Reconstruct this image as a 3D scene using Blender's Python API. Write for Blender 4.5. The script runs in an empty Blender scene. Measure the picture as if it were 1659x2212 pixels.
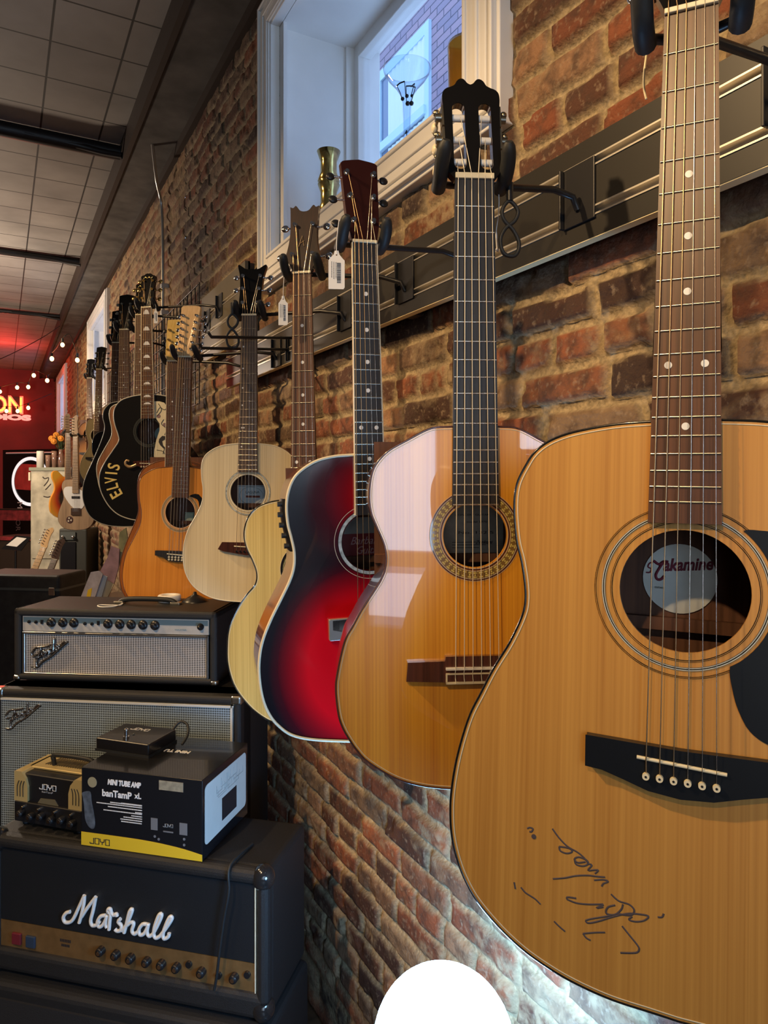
import bpy, math, random
import numpy as np
from mathutils import Vector, Matrix
from mathutils.geometry import tessellate_polygon

random.seed(7)
SC = bpy.context.scene
COL = SC.collection
V = Vector
PI = math.pi

# ------------------------------------------------------------------ camera
F = 1534.0; CX = 829.5; CY = 1040.0
CAM = V((0, 0, 1.6))
_h = math.hypot(829.5, F)
FW = V((829.5/_h, F/_h, 0)); RT = V((F/_h, -829.5/_h, 0))
cd = bpy.data.cameras.new('camera'); cam = bpy.data.objects.new('camera', cd); COL.objects.link(cam)
cam.location = CAM
cam.rotation_euler = (PI/2, 0, -math.atan2(FW.x, FW.y))
cd.sensor_fit = 'HORIZONTAL'; cd.sensor_width = 36; cd.lens = 36*F/1659
cd.shift_y = -66/1659; cd.clip_start = .02; cd.clip_end = 100
SC.camera = cam

# ------------------------------------------------------------------ world, lights, exposure
SC.view_settings.view_transform = 'Standard'
SC.view_settings.look = 'None'
SC.view_settings.gamma = 1
SC.view_settings.use_curve_mapping = False
SC.view_settings.exposure = 0.0
w = bpy.data.worlds.new('sky'); SC.world = w; w.use_nodes = True
w.node_tree.nodes['Background'].inputs[0].default_value = (.40, .62, 1.0, 1)
w.node_tree.nodes['Background'].inputs[1].default_value = 2.6

def area(name, loc, target, size, power, col, sy=None, spread=None):
    l = bpy.data.lights.new(name, 'AREA'); l.energy = power; l.color = col; l.size = size
    if sy: l.shape = 'RECTANGLE'; l.size_y = sy
    if spread: l.spread = spread
    o = bpy.data.objects.new(name, l); COL.objects.link(o); o.location = loc
    o.rotation_euler = (V(target)-V(loc)).to_track_quat('-Z', 'Y').to_euler(); return o
def spot(name, loc, target, power, col, ang=60, blend=.6, r=.04):
    l = bpy.data.lights.new(name, 'SPOT'); l.energy = power; l.color = col
    l.spot_size = math.radians(ang); l.spot_blend = blend; l.shadow_soft_size = r
    o = bpy.data.objects.new(name, l); COL.objects.link(o); o.location = loc
    o.rotation_euler = (V(target)-V(loc)).to_track_quat('-Z', 'Y').to_euler(); return o
def point(name, loc, power, col, r=.05):
    l = bpy.data.lights.new(name, 'POINT'); l.energy = power; l.color = col; l.shadow_soft_size = r
    o = bpy.data.objects.new(name, l); COL.objects.link(o); o.location = loc; return o
WARM = (1.0, .66, .33)
spot('ceiling_spot_light', (-1.5, -.7, 3.35), (.50, .45, 2.15), 230, WARM, 36, 1.0)
spot('ceiling_spot_light', (-1.5, 1.4, 3.35), (.84, .95, 1.45), 270, WARM, 50, .9)
spot('ceiling_spot_light', (-1.6, 2.9, 3.35), (.84, 2.5, 1.45), 290, WARM, 54, .9)
spot('ceiling_spot_light', (-1.5, 5.1, 3.35), (.84, 4.7, 1.8), 120, WARM, 60, .9)
spot('ceiling_spot_light', (-.75, 8.0, 3.35), (.84, 8.6, 1.6), 100, WARM, 95)
spot('ceiling_spot_light', (-1.3, .3, 3.35), (-.15, 1.9, .9), 200, WARM, 48, .8)
area('storefront_and_fill_light', (-.82, -2.90, 1.87), (-.82, 0, 1.87), .50, 19, (.58, .79, 1.0), 1.48)
area('storefront_and_fill_light', (-.82, -2.90, .82), (-.82, 0, .82), .46, 2.6, (.70, .80, 1.0), .30)
area('storefront_and_fill_light', (.14, -2.90, 2.14), (.14, 0, 2.14), .28, 6, (.74, .87, 1.0), .66)
area('storefront_and_fill_light', (-2.0, -2.90, 1.65), (-2.0, 0, 1.65), 1.2, 14, (.80, .90, 1.0), 1.6)  # added fill for the soundhole labels, no pane behind it
point('stage_red_light', (.05, 11.0, 3.1), 26, (1, .05, .03), .08)
point('stage_red_light', (-.9, 12.4, 2.3), 9, (1, .16, .10), .1)
point('far_ceiling_fill_light', (-.9, 6.6, 2.3), 180, (1, .80, .62), .15)  # unseen ambient fill added to brighten the far ceiling

# ------------------------------------------------------------------ pixel <-> place
def ray(px, py):
    return RT*((px-CX)/F) + FW + V((0, 0, (CY-py)/F))
def P(px, py, Z): return CAM + ray(px, py)*Z
def PD(px, py, D):
    r = ray(px, py); return CAM + r*(D/r.x)
def PH(px, py, z):
    r = ray(px, py); return CAM + r*((z-CAM.z)/r.z)

class Fr:
    """a local frame: X right, Y away (back), Z up"""
    def __init__(s, o, x, up=V((0, 0, 1))):
        z = up.normalized(); x = (x - z*x.dot(z)).normalized(); y = z.cross(x)
        s.m = Matrix(((x.x, y.x, z.x, o.x), (x.y, y.y, z.y, o.y), (x.z, y.z, z.z, o.z), (0, 0, 0, 1)))
        s.i = s.m.inverted()
    def _hit(s, px, py, ax, val):
        c = s.i @ CAM; r = (s.i @ (CAM+ray(px, py))) - c
        t = (val - c[ax])/r[ax]; return c + r*t
    def loc(s, px, py, y=0.0):
        p = s._hit(px, py, 1, y); return (p.x, p.z)
    def top(s, px, py, z=0.0):
        p = s._hit(px, py, 2, z); return (p.x, p.y)
    def side(s, px, py, x=0.0):
        p = s._hit(px, py, 0, x); return (p.y, p.z)
def adir(a):
    a = math.radians(a); return RT*math.cos(a) + FW*math.sin(a)

# ------------------------------------------------------------------ mesh builder
class MB:
    def __init__(s): s.v = []; s.f = []; s.sm = []
    def add(s, vs, fs, smooth=False):
        b = len(s.v); s.v += [tuple(v) for v in vs]; s.f += [tuple(i+b for i in f) for f in fs]; s.sm += [smooth]*len(fs); return s
    def box(s, x0, x1, y0, y1, z0, z1):
        return s.add([(x, y, z) for z in (z0, z1) for y in (y0, y1) for x in (x0, x1)],
              [(0, 2, 3, 1), (4, 5, 7, 6), (0, 1, 5, 4), (2, 6, 7, 3), (0, 4, 6, 2), (1, 3, 7, 5)])
    def rbox(s, x0, x1, y0, y1, z0, z1, r, n=4):
        """box rounded in the XZ outline and softened at its y ends"""
        out = rrect(x0, x1, z0, z1, r, n); inn = rrect(x0+r*.3, x1-r*.3, z0+r*.3, z1-r*.3, r*.7, n)
        k = len(out); e = r*.3
        if y0 > y1: y0, y1 = y1, y0
        vs = [(a, y0, b) for a, b in inn]+[(a, y0+e, b) for a, b in out]+[(a, y1-e, b) for a, b in out]+[(a, y1, b) for a, b in inn]
        fs = [tuple(range(k)), tuple(range(4*k-1, 3*k-1, -1))]
        b = len(s.v); s.add(vs, fs)
        fs = []
        for L in range(3):
            for i in range(k):
                j = (i+1) % k; fs.append((L*k+i, (L+1)*k+i, (L+1)*k+j, L*k+j))
        s.f += [tuple(i+b for i in f) for f in fs]; s.sm += [True]*len(fs); return s
    def cyl(s, p0, p1, r0, r1=None, n=16, caps=True):
        p0 = V(p0); p1 = V(p1); r1 = r0 if r1 is None else r1
        d = (p1-p0).normalized(); a = d.orthogonal().normalized(); b = d.cross(a)
        vs = []
        for p, r in ((p0, r0), (p1, r1)):
            vs += [p + (a*math.cos(2*PI*i/n)+b*math.sin(2*PI*i/n))*r for i in range(n)]
        s.add(vs, [(i, (i+1) % n, n+(i+1) % n, n+i) for i in range(n)], True)
        if caps:
            s.add(vs[:n], [tuple(range(n-1, -1, -1))]); s.add(vs[n:], [tuple(range(n))])
        return s
    def tube(s, pts, r, n=8, closed=False, flat=None):
        pts = [V(p) for p in pts]; N = len(pts); vs = []; a = None
        for i, p in enumerate(pts):
            q0 = pts[i-1] if (i or closed) else p; q1 = pts[(i+1) % N] if (i < N-1 or closed) else p
            d = (q1-q0)
            d = d.normalized() if d.length > 1e-9 else V((0, 0, 1))
            if a is None: a = d.orthogonal().normalized()
            a = (a - d*a.dot(d))
            a = a.normalized() if a.length > 1e-6 else d.orthogonal().normalized()
            b = d.cross(a); rr = r[i] if isinstance(r, (list, tuple)) else r
            for k in range(n):
                o = (a*math.cos(2*PI*k/n)+b*math.sin(2*PI*k/n))*rr
                if flat: o.y *= flat
                vs.append(p+o)
        M = N if closed else N-1
        fs = [(i*n+k, i*n+(k+1) % n, ((i+1) % N)*n+(k+1) % n, ((i+1) % N)*n+k) for i in range(M) for k in range(n)]
        s.add(vs, fs, True)
        if not closed:
            s.add(vs[:n], [tuple(range(n-1, -1, -1))]); s.add(vs[-n:], [tuple(range(n))])
        return s
    def lathe(s, prof, o=(0, 0, 0), ax=(0, 0, 1), n=24):
        o = V(o); d = V(ax).normalized(); a = d.orthogonal().normalized(); b = d.cross(a); vs = []
        for r, h in prof:
            vs += [o + d*h + (a*math.cos(2*PI*i/n)+b*math.sin(2*PI*i/n))*max(r, 1e-5) for i in range(n)]
        return s.add(vs, [(j*n+i, j*n+(i+1) % n, (j+1)*n+(i+1) % n, (j+1)*n+i) for j in range(len(prof)-1) for i in range(n)], True)
    def ball(s, c, r, n=12, sc=(1, 1, 1)):
        m = n//2; vs = []; c = V(c)
        for j in range(m+1):
            t = PI*j/m
            for i in range(n):
                p = 2*PI*i/n
                vs.append(c+V((math.sin(t)*math.cos(p)*r*sc[0], math.sin(t)*math.sin(p)*r*sc[1], math.cos(t)*r*sc[2])))
        return s.add(vs, [(j*n+i, (j+1)*n+i, (j+1)*n+(i+1) % n, j*n+(i+1) % n) for j in range(m) for i in range(n)], True)
    def face(s, out, y, holes=(), flip=False):
        loops = [[V((x, z, 0)) for x, z in out]]+[[V((x, z, 0)) for x, z in h] for h in holes]
        tr = tessellate_polygon(loops); flatp = [p for L in loops for p in L]
        vs = [(p.x, y, p.y) for p in flatp]; fs = []
        for t in tr:
            a, b, c = (flatp[i] for i in t)
            ar = (b.x-a.x)*(c.y-a.y)-(b.y-a.y)*(c.x-a.x)
            t = tuple(t) if ar > 0 else tuple(t)[::-1]
            fs.append(t[::-1] if flip else t)
        return s.add(vs, fs)
    def wall(s, out, y0, y1, smooth=True):
        n = len(out); vs = [(x, y0, z) for x, z in out]+[(x, y1, z) for x, z in out]
        return s.add(vs, [(i, n+i, n+(i+1) % n, (i+1) % n) for i in range(n)], smooth)
    def prism(s, out, y0, y1, holes=(), smooth=False):
        """outline in XZ; front at y0 (towards the viewer), back at y1"""
        s.face(out, y0, holes); s.face(out, y1, holes, True); s.wall(out, y0, y1, smooth)
        for h in holes: s.wall(h, y0, y1, smooth)
        return s
    def ring(s, c, r0, r1, y, n=64, a0=0, a1=2*PI):
        m = n+1; vs = []
        for i in range(m):
            a = a0+(a1-a0)*i/n
            for r in (r0, r1): vs.append((c[0]+math.cos(a)*r, y, c[1]+math.sin(a)*r))
        return s.add(vs, [(2*i, 2*i+1, 2*i+3, 2*i+2) for i in range(n)])
    def map(s, fn): s.v = [tuple(fn(V(v))) for v in s.v]; return s
    def build(s, name, mat, parent=None, bevel=0, smooth_all=False):
        me = bpy.data.meshes.new(name); me.from_pydata(s.v, [], s.f)
        me.polygons.foreach_set('use_smooth', [True]*len(s.f) if smooth_all else s.sm); me.update()
        if isinstance(mat, (list, tuple)):
            for m in mat: me.materials.append(m)
        else: me.materials.append(mat)
        return link(name, me, parent, bevel)
def link(name, me, parent=None, bevel=0):
    o = bpy.data.objects.new(name, me); COL.objects.link(o)
    if parent: o.parent = parent
    if bevel:
        b = o.modifiers.new('bevel', 'BEVEL'); b.width = bevel; b.segments = 3; b.limit_method = 'ANGLE'; b.angle_limit = .7
        b.use_clamp_overlap = True
    return o
def rrect(x0, x1, z0, z1, r, n=4):
    o = []
    for cx, cz, a in ((x1-r, z1-r, 0), (x0+r, z1-r, 90), (x0+r, z0+r, 180), (x1-r, z0+r, 270)):
        for i in range(n+1):
            t = math.radians(a+90*i/n); o.append((cx+r*math.cos(t), cz+r*math.sin(t)))
    return o
def circ(c, r, n=48, rev=False):
    o = [(c[0]+r*math.cos(2*PI*i/n), c[1]+r*math.sin(2*PI*i/n)) for i in range(n)]
    return o[::-1] if rev else o
def smooth(pts, k=5, closed=False):
    n = len(pts); out = []
    g = (lambda i: pts[i % n]) if closed else (lambda i: pts[max(0, min(n-1, i))])
    for i in range(n if closed else n-1):
        p0, p1, p2, p3 = g(i-1), g(i), g(i+1), g(i+2)
        for j in range(k):
            t = j/k
            out.append(tuple(.5*((2*p1[d])+(-p0[d]+p2[d])*t+(2*p0[d]-5*p1[d]+4*p2[d]-p3[d])*t*t+(-p0[d]+3*p1[d]-3*p2[d]+p3[d])*t**3) for d in range(len(p1))))
    if not closed: out.append(tuple(pts[-1]))
    return out
def offset(out, d):
    """move a counter-clockwise outline inwards by d"""
    n = len(out); r = []
    for i in range(n):
        a = V(out[i-1]); b = V(out[(i+1) % n]); t = (b-a)
        if t.length < 1e-9: r.append(out[i]); continue
        t.normalize(); r.append((out[i][0]-t.y*d, out[i][1]+t.x*d))
    return r
def empty(name, loc=None, fr=None, parent=None):
    o = bpy.data.objects.new(name, None); COL.objects.link(o); o.empty_display_size = .05
    if fr is not None: o.matrix_world = fr.m
    elif loc is not None: o.location = loc
    if parent: o.parent = parent
    return o
def tag(o, label, cat, group=None, kind=None):
    o['label'] = label; o['category'] = cat
    if group: o['group'] = group
    if kind: o['kind'] = kind
    return o
def struct(o): o['kind'] = 'structure'; return o
def text_part(name, s, size, mat, parent, x, z, y=0.0, w=None, ext=.0004, shear=0, align='CENTER', rot=0, mat3=None, bold=0, sp=1.0):
    """lettering lying in the XZ plane, facing -Y; (x, z) is its middle; w forces its width"""
    c = bpy.data.curves.new(name, 'FONT'); c.body = s; c.size = size; c.extrude = ext; c.shear = shear
    c.align_x = align; c.align_y = 'CENTER'; c.offset = bold; c.space_character = sp; c.resolution_u = 3
    t = bpy.data.objects.new(name, c); COL.objects.link(t)
    bpy.context.view_layer.update()
    me = bpy.data.meshes.new_from_object(t); bpy.data.objects.remove(t); bpy.data.curves.remove(c)
    xs = [v.co.x for v in me.vertices] or [0]; ys = [v.co.y for v in me.vertices] or [0]
    cx = (max(xs)+min(xs))/2; cy = (max(ys)+min(ys))/2; k = (w/(max(xs)-min(xs))) if w else 1
    ca, sa = math.cos(rot), math.sin(rot)
    for v in me.vertices:
        X = (v.co.x-cx)*k; Z = v.co.y-cy
        p = V((x+X*ca-Z*sa, y-v.co.z, z+X*sa+Z*ca))
        v.co = mat3 @ p if mat3 is not None else p
    me.materials.clear(); me.materials.append(mat); me.name = name
    return link(name, me, parent)

# ------------------------------------------------------------------ materials
def nt(name):
    m = bpy.data.materials.new(name); m.use_nodes = True; t = m.node_tree
    return m, t, t.nodes['Principled BSDF']
_mc = {}
def mat(name, col, rough=.5, metal=0, coat=0, noise=0, nscale=30, bump=0, bscale=200, emit=0, ecol=None, spec=.5, trans=0, alpha=1, ior=1.45):
    if name in _mc: return _mc[name]
    m, t, b = nt(name); N = t.nodes; L = t.links
    b.inputs['Base Color'].default_value = (*col, 1); b.inputs['Roughness'].default_value = rough
    b.inputs['Metallic'].default_value = metal; b.inputs['Coat Weight'].default_value = coat
    b.inputs['Coat Roughness'].default_value = .05
    b.inputs['Specular IOR Level'].default_value = spec; b.inputs['Transmission Weight'].default_value = trans
    b.inputs['IOR'].default_value = ior; b.inputs['Alpha'].default_value = alpha
    if emit: b.inputs['Emission Color'].default_value = (*(ecol or col), 1); b.inputs['Emission Strength'].default_value = emit
    tc = N.new('ShaderNodeTexCoord')
    if noise:
        n = N.new('ShaderNodeTexNoise'); n.inputs['Scale'].default_value = nscale; n.inputs['Detail'].default_value = 6
        L.new(tc.outputs['Object'], n.inputs['Vector'])
        r = N.new('ShaderNodeMapRange'); r.inputs[1].default_value = .3; r.inputs[2].default_value = .7
        r.inputs[3].default_value = 1-noise; r.inputs[4].default_value = 1+noise*.6
        L.new(n.outputs['Fac'], r.inputs[0])
        x = N.new('ShaderNodeVectorMath'); x.operation = 'SCALE'; x.inputs[0].default_value = col
        L.new(r.outputs[0], x.inputs['Scale']); L.new(x.outputs[0], b.inputs['Base Color'])
    if bump:
        n = N.new('ShaderNodeTexNoise'); n.inputs['Scale'].default_value = bscale; n.inputs['Detail'].default_value = 4
        L.new(tc.outputs['Object'], n.inputs['Vector'])
        u = N.new('ShaderNodeBump'); u.inputs['Strength'].default_value = bump; u.inputs['Distance'].default_value = .002
        L.new(n.outputs['Fac'], u.inputs['Height']); L.new(u.outputs[0], b.inputs['Normal'])
    _mc[name] = m; return m
def ramp(N, stops):
    r = N.new('ShaderNodeValToRGB'); e = r.color_ramp.elements
    while len(e) < len(stops): e.new(.5)
    for i, (p, c) in enumerate(stops): e[i].position = p; e[i].color = (*c, 1)
    return r
def wood(name, dark, light, fine=260, wide=16, along=1.6, rough=.35, coat=.3, crough=.08, bump=.05, axis='Z'):
    if name in _mc: return _mc[name]
    m, t, b = nt(name); N = t.nodes; L = t.links
    tc = N.new('ShaderNodeTexCoord'); outs = []
    for sc, al, de in ((fine, along*3, 2), (wide, along*.4, 4)):
        mp = N.new('ShaderNodeMapping'); mp.inputs['Scale'].default_value = (sc, sc, al) if axis == 'Z' else (al, sc, sc)
        n = N.new('ShaderNodeTexNoise'); n.inputs['Scale'].default_value = 1; n.inputs['Detail'].default_value = de
        L.new(tc.outputs['Object'], mp.inputs[0]); L.new(mp.outputs[0], n.inputs['Vector']); outs.append(n)
    mx = N.new('ShaderNodeMath'); mx.operation = 'MULTIPLY_ADD'; mx.inputs[1].default_value = .45
    L.new(outs[0].outputs['Fac'], mx.inputs[0])
    m2 = N.new('ShaderNodeMath'); m2.operation = 'MULTIPLY'; m2.inputs[1].default_value = .55
    L.new(outs[1].outputs['Fac'], m2.inputs[0]); L.new(m2.outputs[0], mx.inputs[2])
    r = ramp(N, [(.36, dark), (.62, light)]); L.new(mx.outputs[0], r.inputs[0]); L.new(r.outputs[0], b.inputs['Base Color'])
    b.inputs['Roughness'].default_value = rough; b.inputs['Coat Weight'].default_value = coat; b.inputs['Coat Roughness'].default_value = crough
    if bump:
        u = N.new('ShaderNodeBump'); u.inputs['Strength'].default_value = bump; u.inputs['Distance'].default_value = .001
        L.new(outs[0].outputs['Fac'], u.inputs['Height']); L.new(u.outputs[0], b.inputs['Normal'])
    _mc[name] = m; return m
def burst(name, centre, rad, stops, adds=None, grain=0, coat=.9, rough=.2, cc=.03):
    """a sprayed sunburst: colour by elliptical distance from the middle of the lower bout"""
    if name in _mc: return _mc[name]
    m, t, b = nt(name); N = t.nodes; L = t.links
    tc = N.new('ShaderNodeTexCoord'); ds = []
    for (cx, cz), (rx, rz) in zip(centre, rad):
        s = N.new('ShaderNodeVectorMath'); s.operation = 'SUBTRACT'; s.inputs[1].default_value = (cx, 0, cz)
        L.new(tc.outputs['Object'], s.inputs[0])
        d = N.new('ShaderNodeVectorMath'); d.operation = 'MULTIPLY'; d.inputs[1].default_value = (1/rx, 0, 1/rz)
        L.new(s.outputs[0], d.inputs[0]); l = N.new('ShaderNodeVectorMath'); l.operation = 'LENGTH'; L.new(d.outputs[0], l.inputs[0])
        q = N.new('ShaderNodeMath'); q.operation = 'MULTIPLY_ADD'; ka, kb = (adds[len(ds)] if adds else (1, 0)); q.inputs[1].default_value = ka; q.inputs[2].default_value = kb; L.new(l.outputs['Value'], q.inputs[0]); ds.append(q.outputs[0])
    v = ds[0]
    if len(ds) > 1:
        k = N.new('ShaderNodeMath'); k.operation = 'SMOOTH_MIN'; k.inputs[2].default_value = .12; L.new(ds[0], k.inputs[0]); L.new(ds[1], k.inputs[1]); v = k.outputs[0]
    r = ramp(N, stops); L.new(v, r.inputs[0]); L.new(r.outputs[0], b.inputs['Base Color'])
    b.inputs['Roughness'].default_value = rough; b.inputs['Coat Weight'].default_value = coat; b.inputs['Coat Roughness'].default_value = cc
    _mc[name] = m; return m
def glassy(name, col, rough=0.0, a=.85, spec=.5):
    """thin clear glass"""
    if name in _mc: return _mc[name]
    m, t, b = nt(name); N = t.nodes; L = t.links
    N.remove(b); g = N.new('ShaderNodeBsdfGlossy'); g.inputs['Roughness'].default_value = rough
    tr = N.new('ShaderNodeBsdfTransparent'); tr.inputs[0].default_value = (*col, 1)
    lw = N.new('ShaderNodeLayerWeight'); lw.inputs[0].default_value = .5
    pw = N.new('ShaderNodeMath'); pw.operation = 'POWER'; pw.inputs[1].default_value = 5; L.new(lw.outputs['Facing'], pw.inputs[0])
    f = N.new('ShaderNodeMath'); f.operation = 'MULTIPLY_ADD'; f.inputs[1].default_value = .9; f.inputs[2].default_value = .04; L.new(pw.outputs[0], f.inputs[0])
    mx = N.new('ShaderNodeMixShader'); L.new(f.outputs[0], mx.inputs[0]); L.new(tr.outputs[0], mx.inputs[1]); L.new(g.outputs[0], mx.inputs[2])
    L.new(mx.outputs[0], N['Material Output'].inputs[0]); _mc[name] = m; return m

M_black = mat('black_plastic', (.012, .012, .014), .35)
M_rubber = mat('black_rubber', (.016, .018, .02), .55, bump=.15)
M_chrome = mat('chrome', (.75, .74, .72), .12, 1)
M_gold = mat('gold_metal', (.85, .58, .2), .2, 1)
M_fret = mat('fret_wire', (.86, .80, .66), .22, 1)
M_head = mat('black_head_veneer', (.005, .005, .006), .5, spec=.10)
M_ivory = mat('ivory_plastic', (.80, .72, .50), .35)
M_white = mat('white_plastic', (.85, .84, .80), .35)
M_steel = mat('plain_steel_string', (.80, .77, .70), .25, 1)
M_bronze = mat('bronze_wound_string', (.62, .45, .26), .35, 1)
M_nylon = mat('nylon_string', (.85, .78, .62), .3)
M_tolex = mat('black_tolex', (.017, .017, .018), .5, bump=.6, bscale=900)
M_pearl = mat('pearl_inlay', (.80, .80, .78), .2, coat=.5)
M_paper = mat('white_paper', (.80, .80, .78), .7)
M_ink = mat('dark_ink', (.02, .02, .025), .5)

# ================================================================== THE SETTING
DW = .84            # face of the brick wall
ZC = 3.49           # ceiling
SB = 13.5           # far wall
W1 = (1.163, 2.30, 2.38, 3.15); W2 = (6.62, 7.86, 2.38, 3.15); W3 = (11.02, 12.40, 2.38, 3.15)

def lattice(x, y, seed):
    xi = np.floor(x).astype(np.int64); yi = np.floor(y).astype(np.int64); fx = x-xi; fy = y-yi
    fx = fx*fx*(3-2*fx); fy = fy*fy*(3-2*fy)
    def h(a, b):
        v = (a*374761393 + b*668265263 + seed*974634777) & 0xFFFFFFFF
        v = ((v ^ (v >> 13))*1274126177) & 0xFFFFFFFF
        return ((v ^ (v >> 16)) & 0xFFFF)/65535.0
    return (h(xi, yi)*(1-fx)+h(xi+1, yi)*fx)*(1-fy)+(h(xi, yi+1)*(1-fx)+h(xi+1, yi+1)*fx)*fy
def fbm(x, y, seed, o=4):
    s = 0; a = .5
    for i in range(o):
        s = s+a*lattice(x*2**i, y*2**i, seed+i); a *= .5
    return s/(1-.5**o)
def hsh(a, b, seed):
    return lattice(a.astype(float), b.astype(float), seed)
def brick_wall(name, s0, s1, z0, z1, step, openings, m, ch=.0665, bl=.212, rough=1.0, D=DW):
    ns = int((s1-s0)/step)+1; nz = int((z1-z0)/step)+1
    S, Z = np.meshgrid(np.linspace(s0, s1, ns), np.linspace(z0, z1, nz))
    ws = (fbm(S*3, Z*3, 11)-.5)*.03+(fbm(S*26, Z*26, 12, 3)-.5)*.016*rough
    wz = (fbm(S*2.2, Z*2.2, 21)-.5)*.035+(fbm(S*24, Z*24, 22, 3)-.5)*.012*rough
    zz = (Z+wz)/ch; row = np.floor(zz); fz = zz-row
    L = np.where((row.astype(int) % 6) == 3, bl*.52, bl)
    ss = (S+ws)/L + np.where(row.astype(int) % 2 == 0, 0, .5) + hsh(row, row*0, 5)*.35
    col = np.floor(ss); fs = ss-col
    dz = np.minimum(fz, 1-fz)*ch; ds = np.minimum(fs, 1-fs)*L
    d = np.minimum(dz, ds) - .0055 - (hsh(col, row, 31)-.5)*.003
    k = np.clip(d/.006, 0, 1); k = k*k*(3-2*k)
    rid = hsh(col, row, 3); rid2 = hsh(col, row, 8)
    smear = fbm(S*9, Z*11, 41, 4)
    H = k*(.011+(rid2-.5)*.008) + (fbm(S*60, Z*60, 51, 3)-.5)*.005*(.4+.8*(1-k)) + (fbm(S*14, Z*14, 61, 3)-.5)*.005
    chip = np.clip((fbm(S*18, Z*18, 71, 3)-.66)*10, 0, 1)*k; H = H-chip*.006
    X = D-H
    vs = np.stack([X.ravel(), S.ravel(), Z.ravel()], 1).astype(np.float32)
    i = np.arange((ns-1)*(nz-1)); r = i//(ns-1); c = i % (ns-1)
    a = r*ns+c; q = np.stack([a, a+ns, a+ns+1, a+1], 1)
    cs = s0+(c+.5)*step; cz = z0+(r+.5)*step; keep = np.ones(len(i), bool)
    for (o0, o1, p0, p1) in openings:
        keep &= ~((cs > o0) & (cs < o1) & (cz > p0) & (cz < p1))
    q = q[keep]
    me = bpy.data.meshes.new(name); me.vertices.add(len(vs)); me.vertices.foreach_set('co', vs.ravel())
    me.loops.add(len(q)*4); me.loops.foreach_set('vertex_index', q.ravel().astype(np.int32))
    me.polygons.add(len(q)); me.polygons.foreach_set('loop_start', (np.arange(len(q))*4).astype(np.int32))
    me.polygons.foreach_set('loop_total', np.full(len(q), 4, np.int32))
    me.polygons.foreach_set('use_smooth', np.ones(len(q), bool))
    for nm, arr in (('brick_mask', k), ('brick_id', rid), ('brick_tone', rid2), ('smear', smear)):
        at = me.attributes.new(nm, 'FLOAT', 'POINT'); at.data.foreach_set('value', arr.ravel().astype(np.float32))
    me.update(); me.materials.append(m); return me
def brick_mat(name, tones, mortar, wash, washlo=.58, washhi=.72):
    m, t, b = nt(name); N = t.nodes; L = t.links
    def at(n): a = N.new('ShaderNodeAttribute'); a.attribute_name = n; return a.outputs['Fac']
    tc = N.new('ShaderNodeTexCoord')
    def noi(sc, de=6):
        n = N.new('ShaderNodeTexNoise'); n.inputs['Scale'].default_value = sc; n.inputs['Detail'].default_value = de
        L.new(tc.outputs['Object'], n.inputs['Vector']); return n.outputs['Fac']
    r = ramp(N, tones); r.color_ramp.interpolation = 'LINEAR'; L.new(at('brick_id'), r.inputs[0])
    def mixc(fac, a, c, mode='MIX'):
        x = N.new('ShaderNodeMix'); x.data_type = 'RGBA'; x.blend_type = mode
        for s_, v_ in ((0, fac), (6, a), (7, c)):
            if isinstance(v_, (tuple, float, int)): x.inputs[s_].default_value = (*v_, 1) if isinstance(v_, tuple) else v_
            else: L.new(v_, x.inputs[s_])
        return x.outputs[2]
    def rng(v, lo, hi, a=0.0, c=1.0):
        q = N.new('ShaderNodeMapRange'); q.inputs[1].default_value = lo; q.inputs[2].default_value = hi
        q.inputs[3].default_value = a; q.inputs[4].default_value = c; L.new(v, q.inputs[0]); return q.outputs[0]
    def mul(a, c):
        q = N.new('ShaderNodeMath'); q.operation = 'MULTIPLY'
        L.new(a, q.inputs[0]); (L.new(c, q.inputs[1]) if not isinstance(c, float) else setattr(q.inputs[1], 'default_value', c)); return q.outputs[0]
    c1 = mixc(rng(noi(38), .35, .7), r.outputs[0], (.05, .03, .022))
    c1 = mixc(mul(rng(noi(38), .42, .68), .75), r.outputs[0], (.055, .032, .022))
    c1 = mixc(mul(rng(noi(90, 3), .56, .74), .5), c1, (.36, .27, .18))
    c2 = mixc(rng(noi(120), .35, .65), mortar, tuple(v*.55 for v in mortar))
    c3 = mixc(at('brick_mask'), c2, c1)
    c4 = mixc(mul(rng(at('smear'), washlo, washhi), mul(rng(noi(55), .35, .6), .85)), c3, wash)
    L.new(c4, b.inputs['Base Color']); b.inputs['Roughness'].default_value = .82; b.inputs['Specular IOR Level'].default_value = .3
    u = N.new('ShaderNodeBump'); u.inputs['Strength'].default_value = .7; u.inputs['Distance'].default_value = .004
    L.new(noi(160, 8), u.inputs['Height']); L.new(u.outputs[0], b.inputs['Normal'])
    return m
TONES = [(0, (.040, .022, .017)), (.16, (.095, .038, .021)), (.35, (.19, .060, .028)), (.55, (.25, .082, .036)), (.74, (.14, .085, .050)), (.88, (.22, .145, .085)), (1, (.33, .165, .085))]
M_brick = brick_mat('old_brick', TONES, (.40, .31, .18), (.30, .22, .13))
M_brick2 = brick_mat('smeared_brick', TONES, (.40, .30, .17), (.36, .24, .12), .42, .60)
wall = struct(link('wall_right', brick_wall('wall_right', .2, 3.7, .2, 3.45, .0066, [W1], M_brick)))
wall2 = struct(link('wall_right_far', brick_wall('wall_right_far', 3.68, SB+.1, 0, ZC, .017, [W2, W3], M_brick2, rough=.7)))
wall3 = struct(link('wall_right_near', brick_wall('wall_right_near', -3.0, .22, 0, ZC, .02, [], M_brick, rough=.7)))
wall4 = struct(link('wall_right_low', brick_wall('wall_right_low', .2, 3.7, 0, .22, .02, [], M_brick, rough=.7)))

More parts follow.
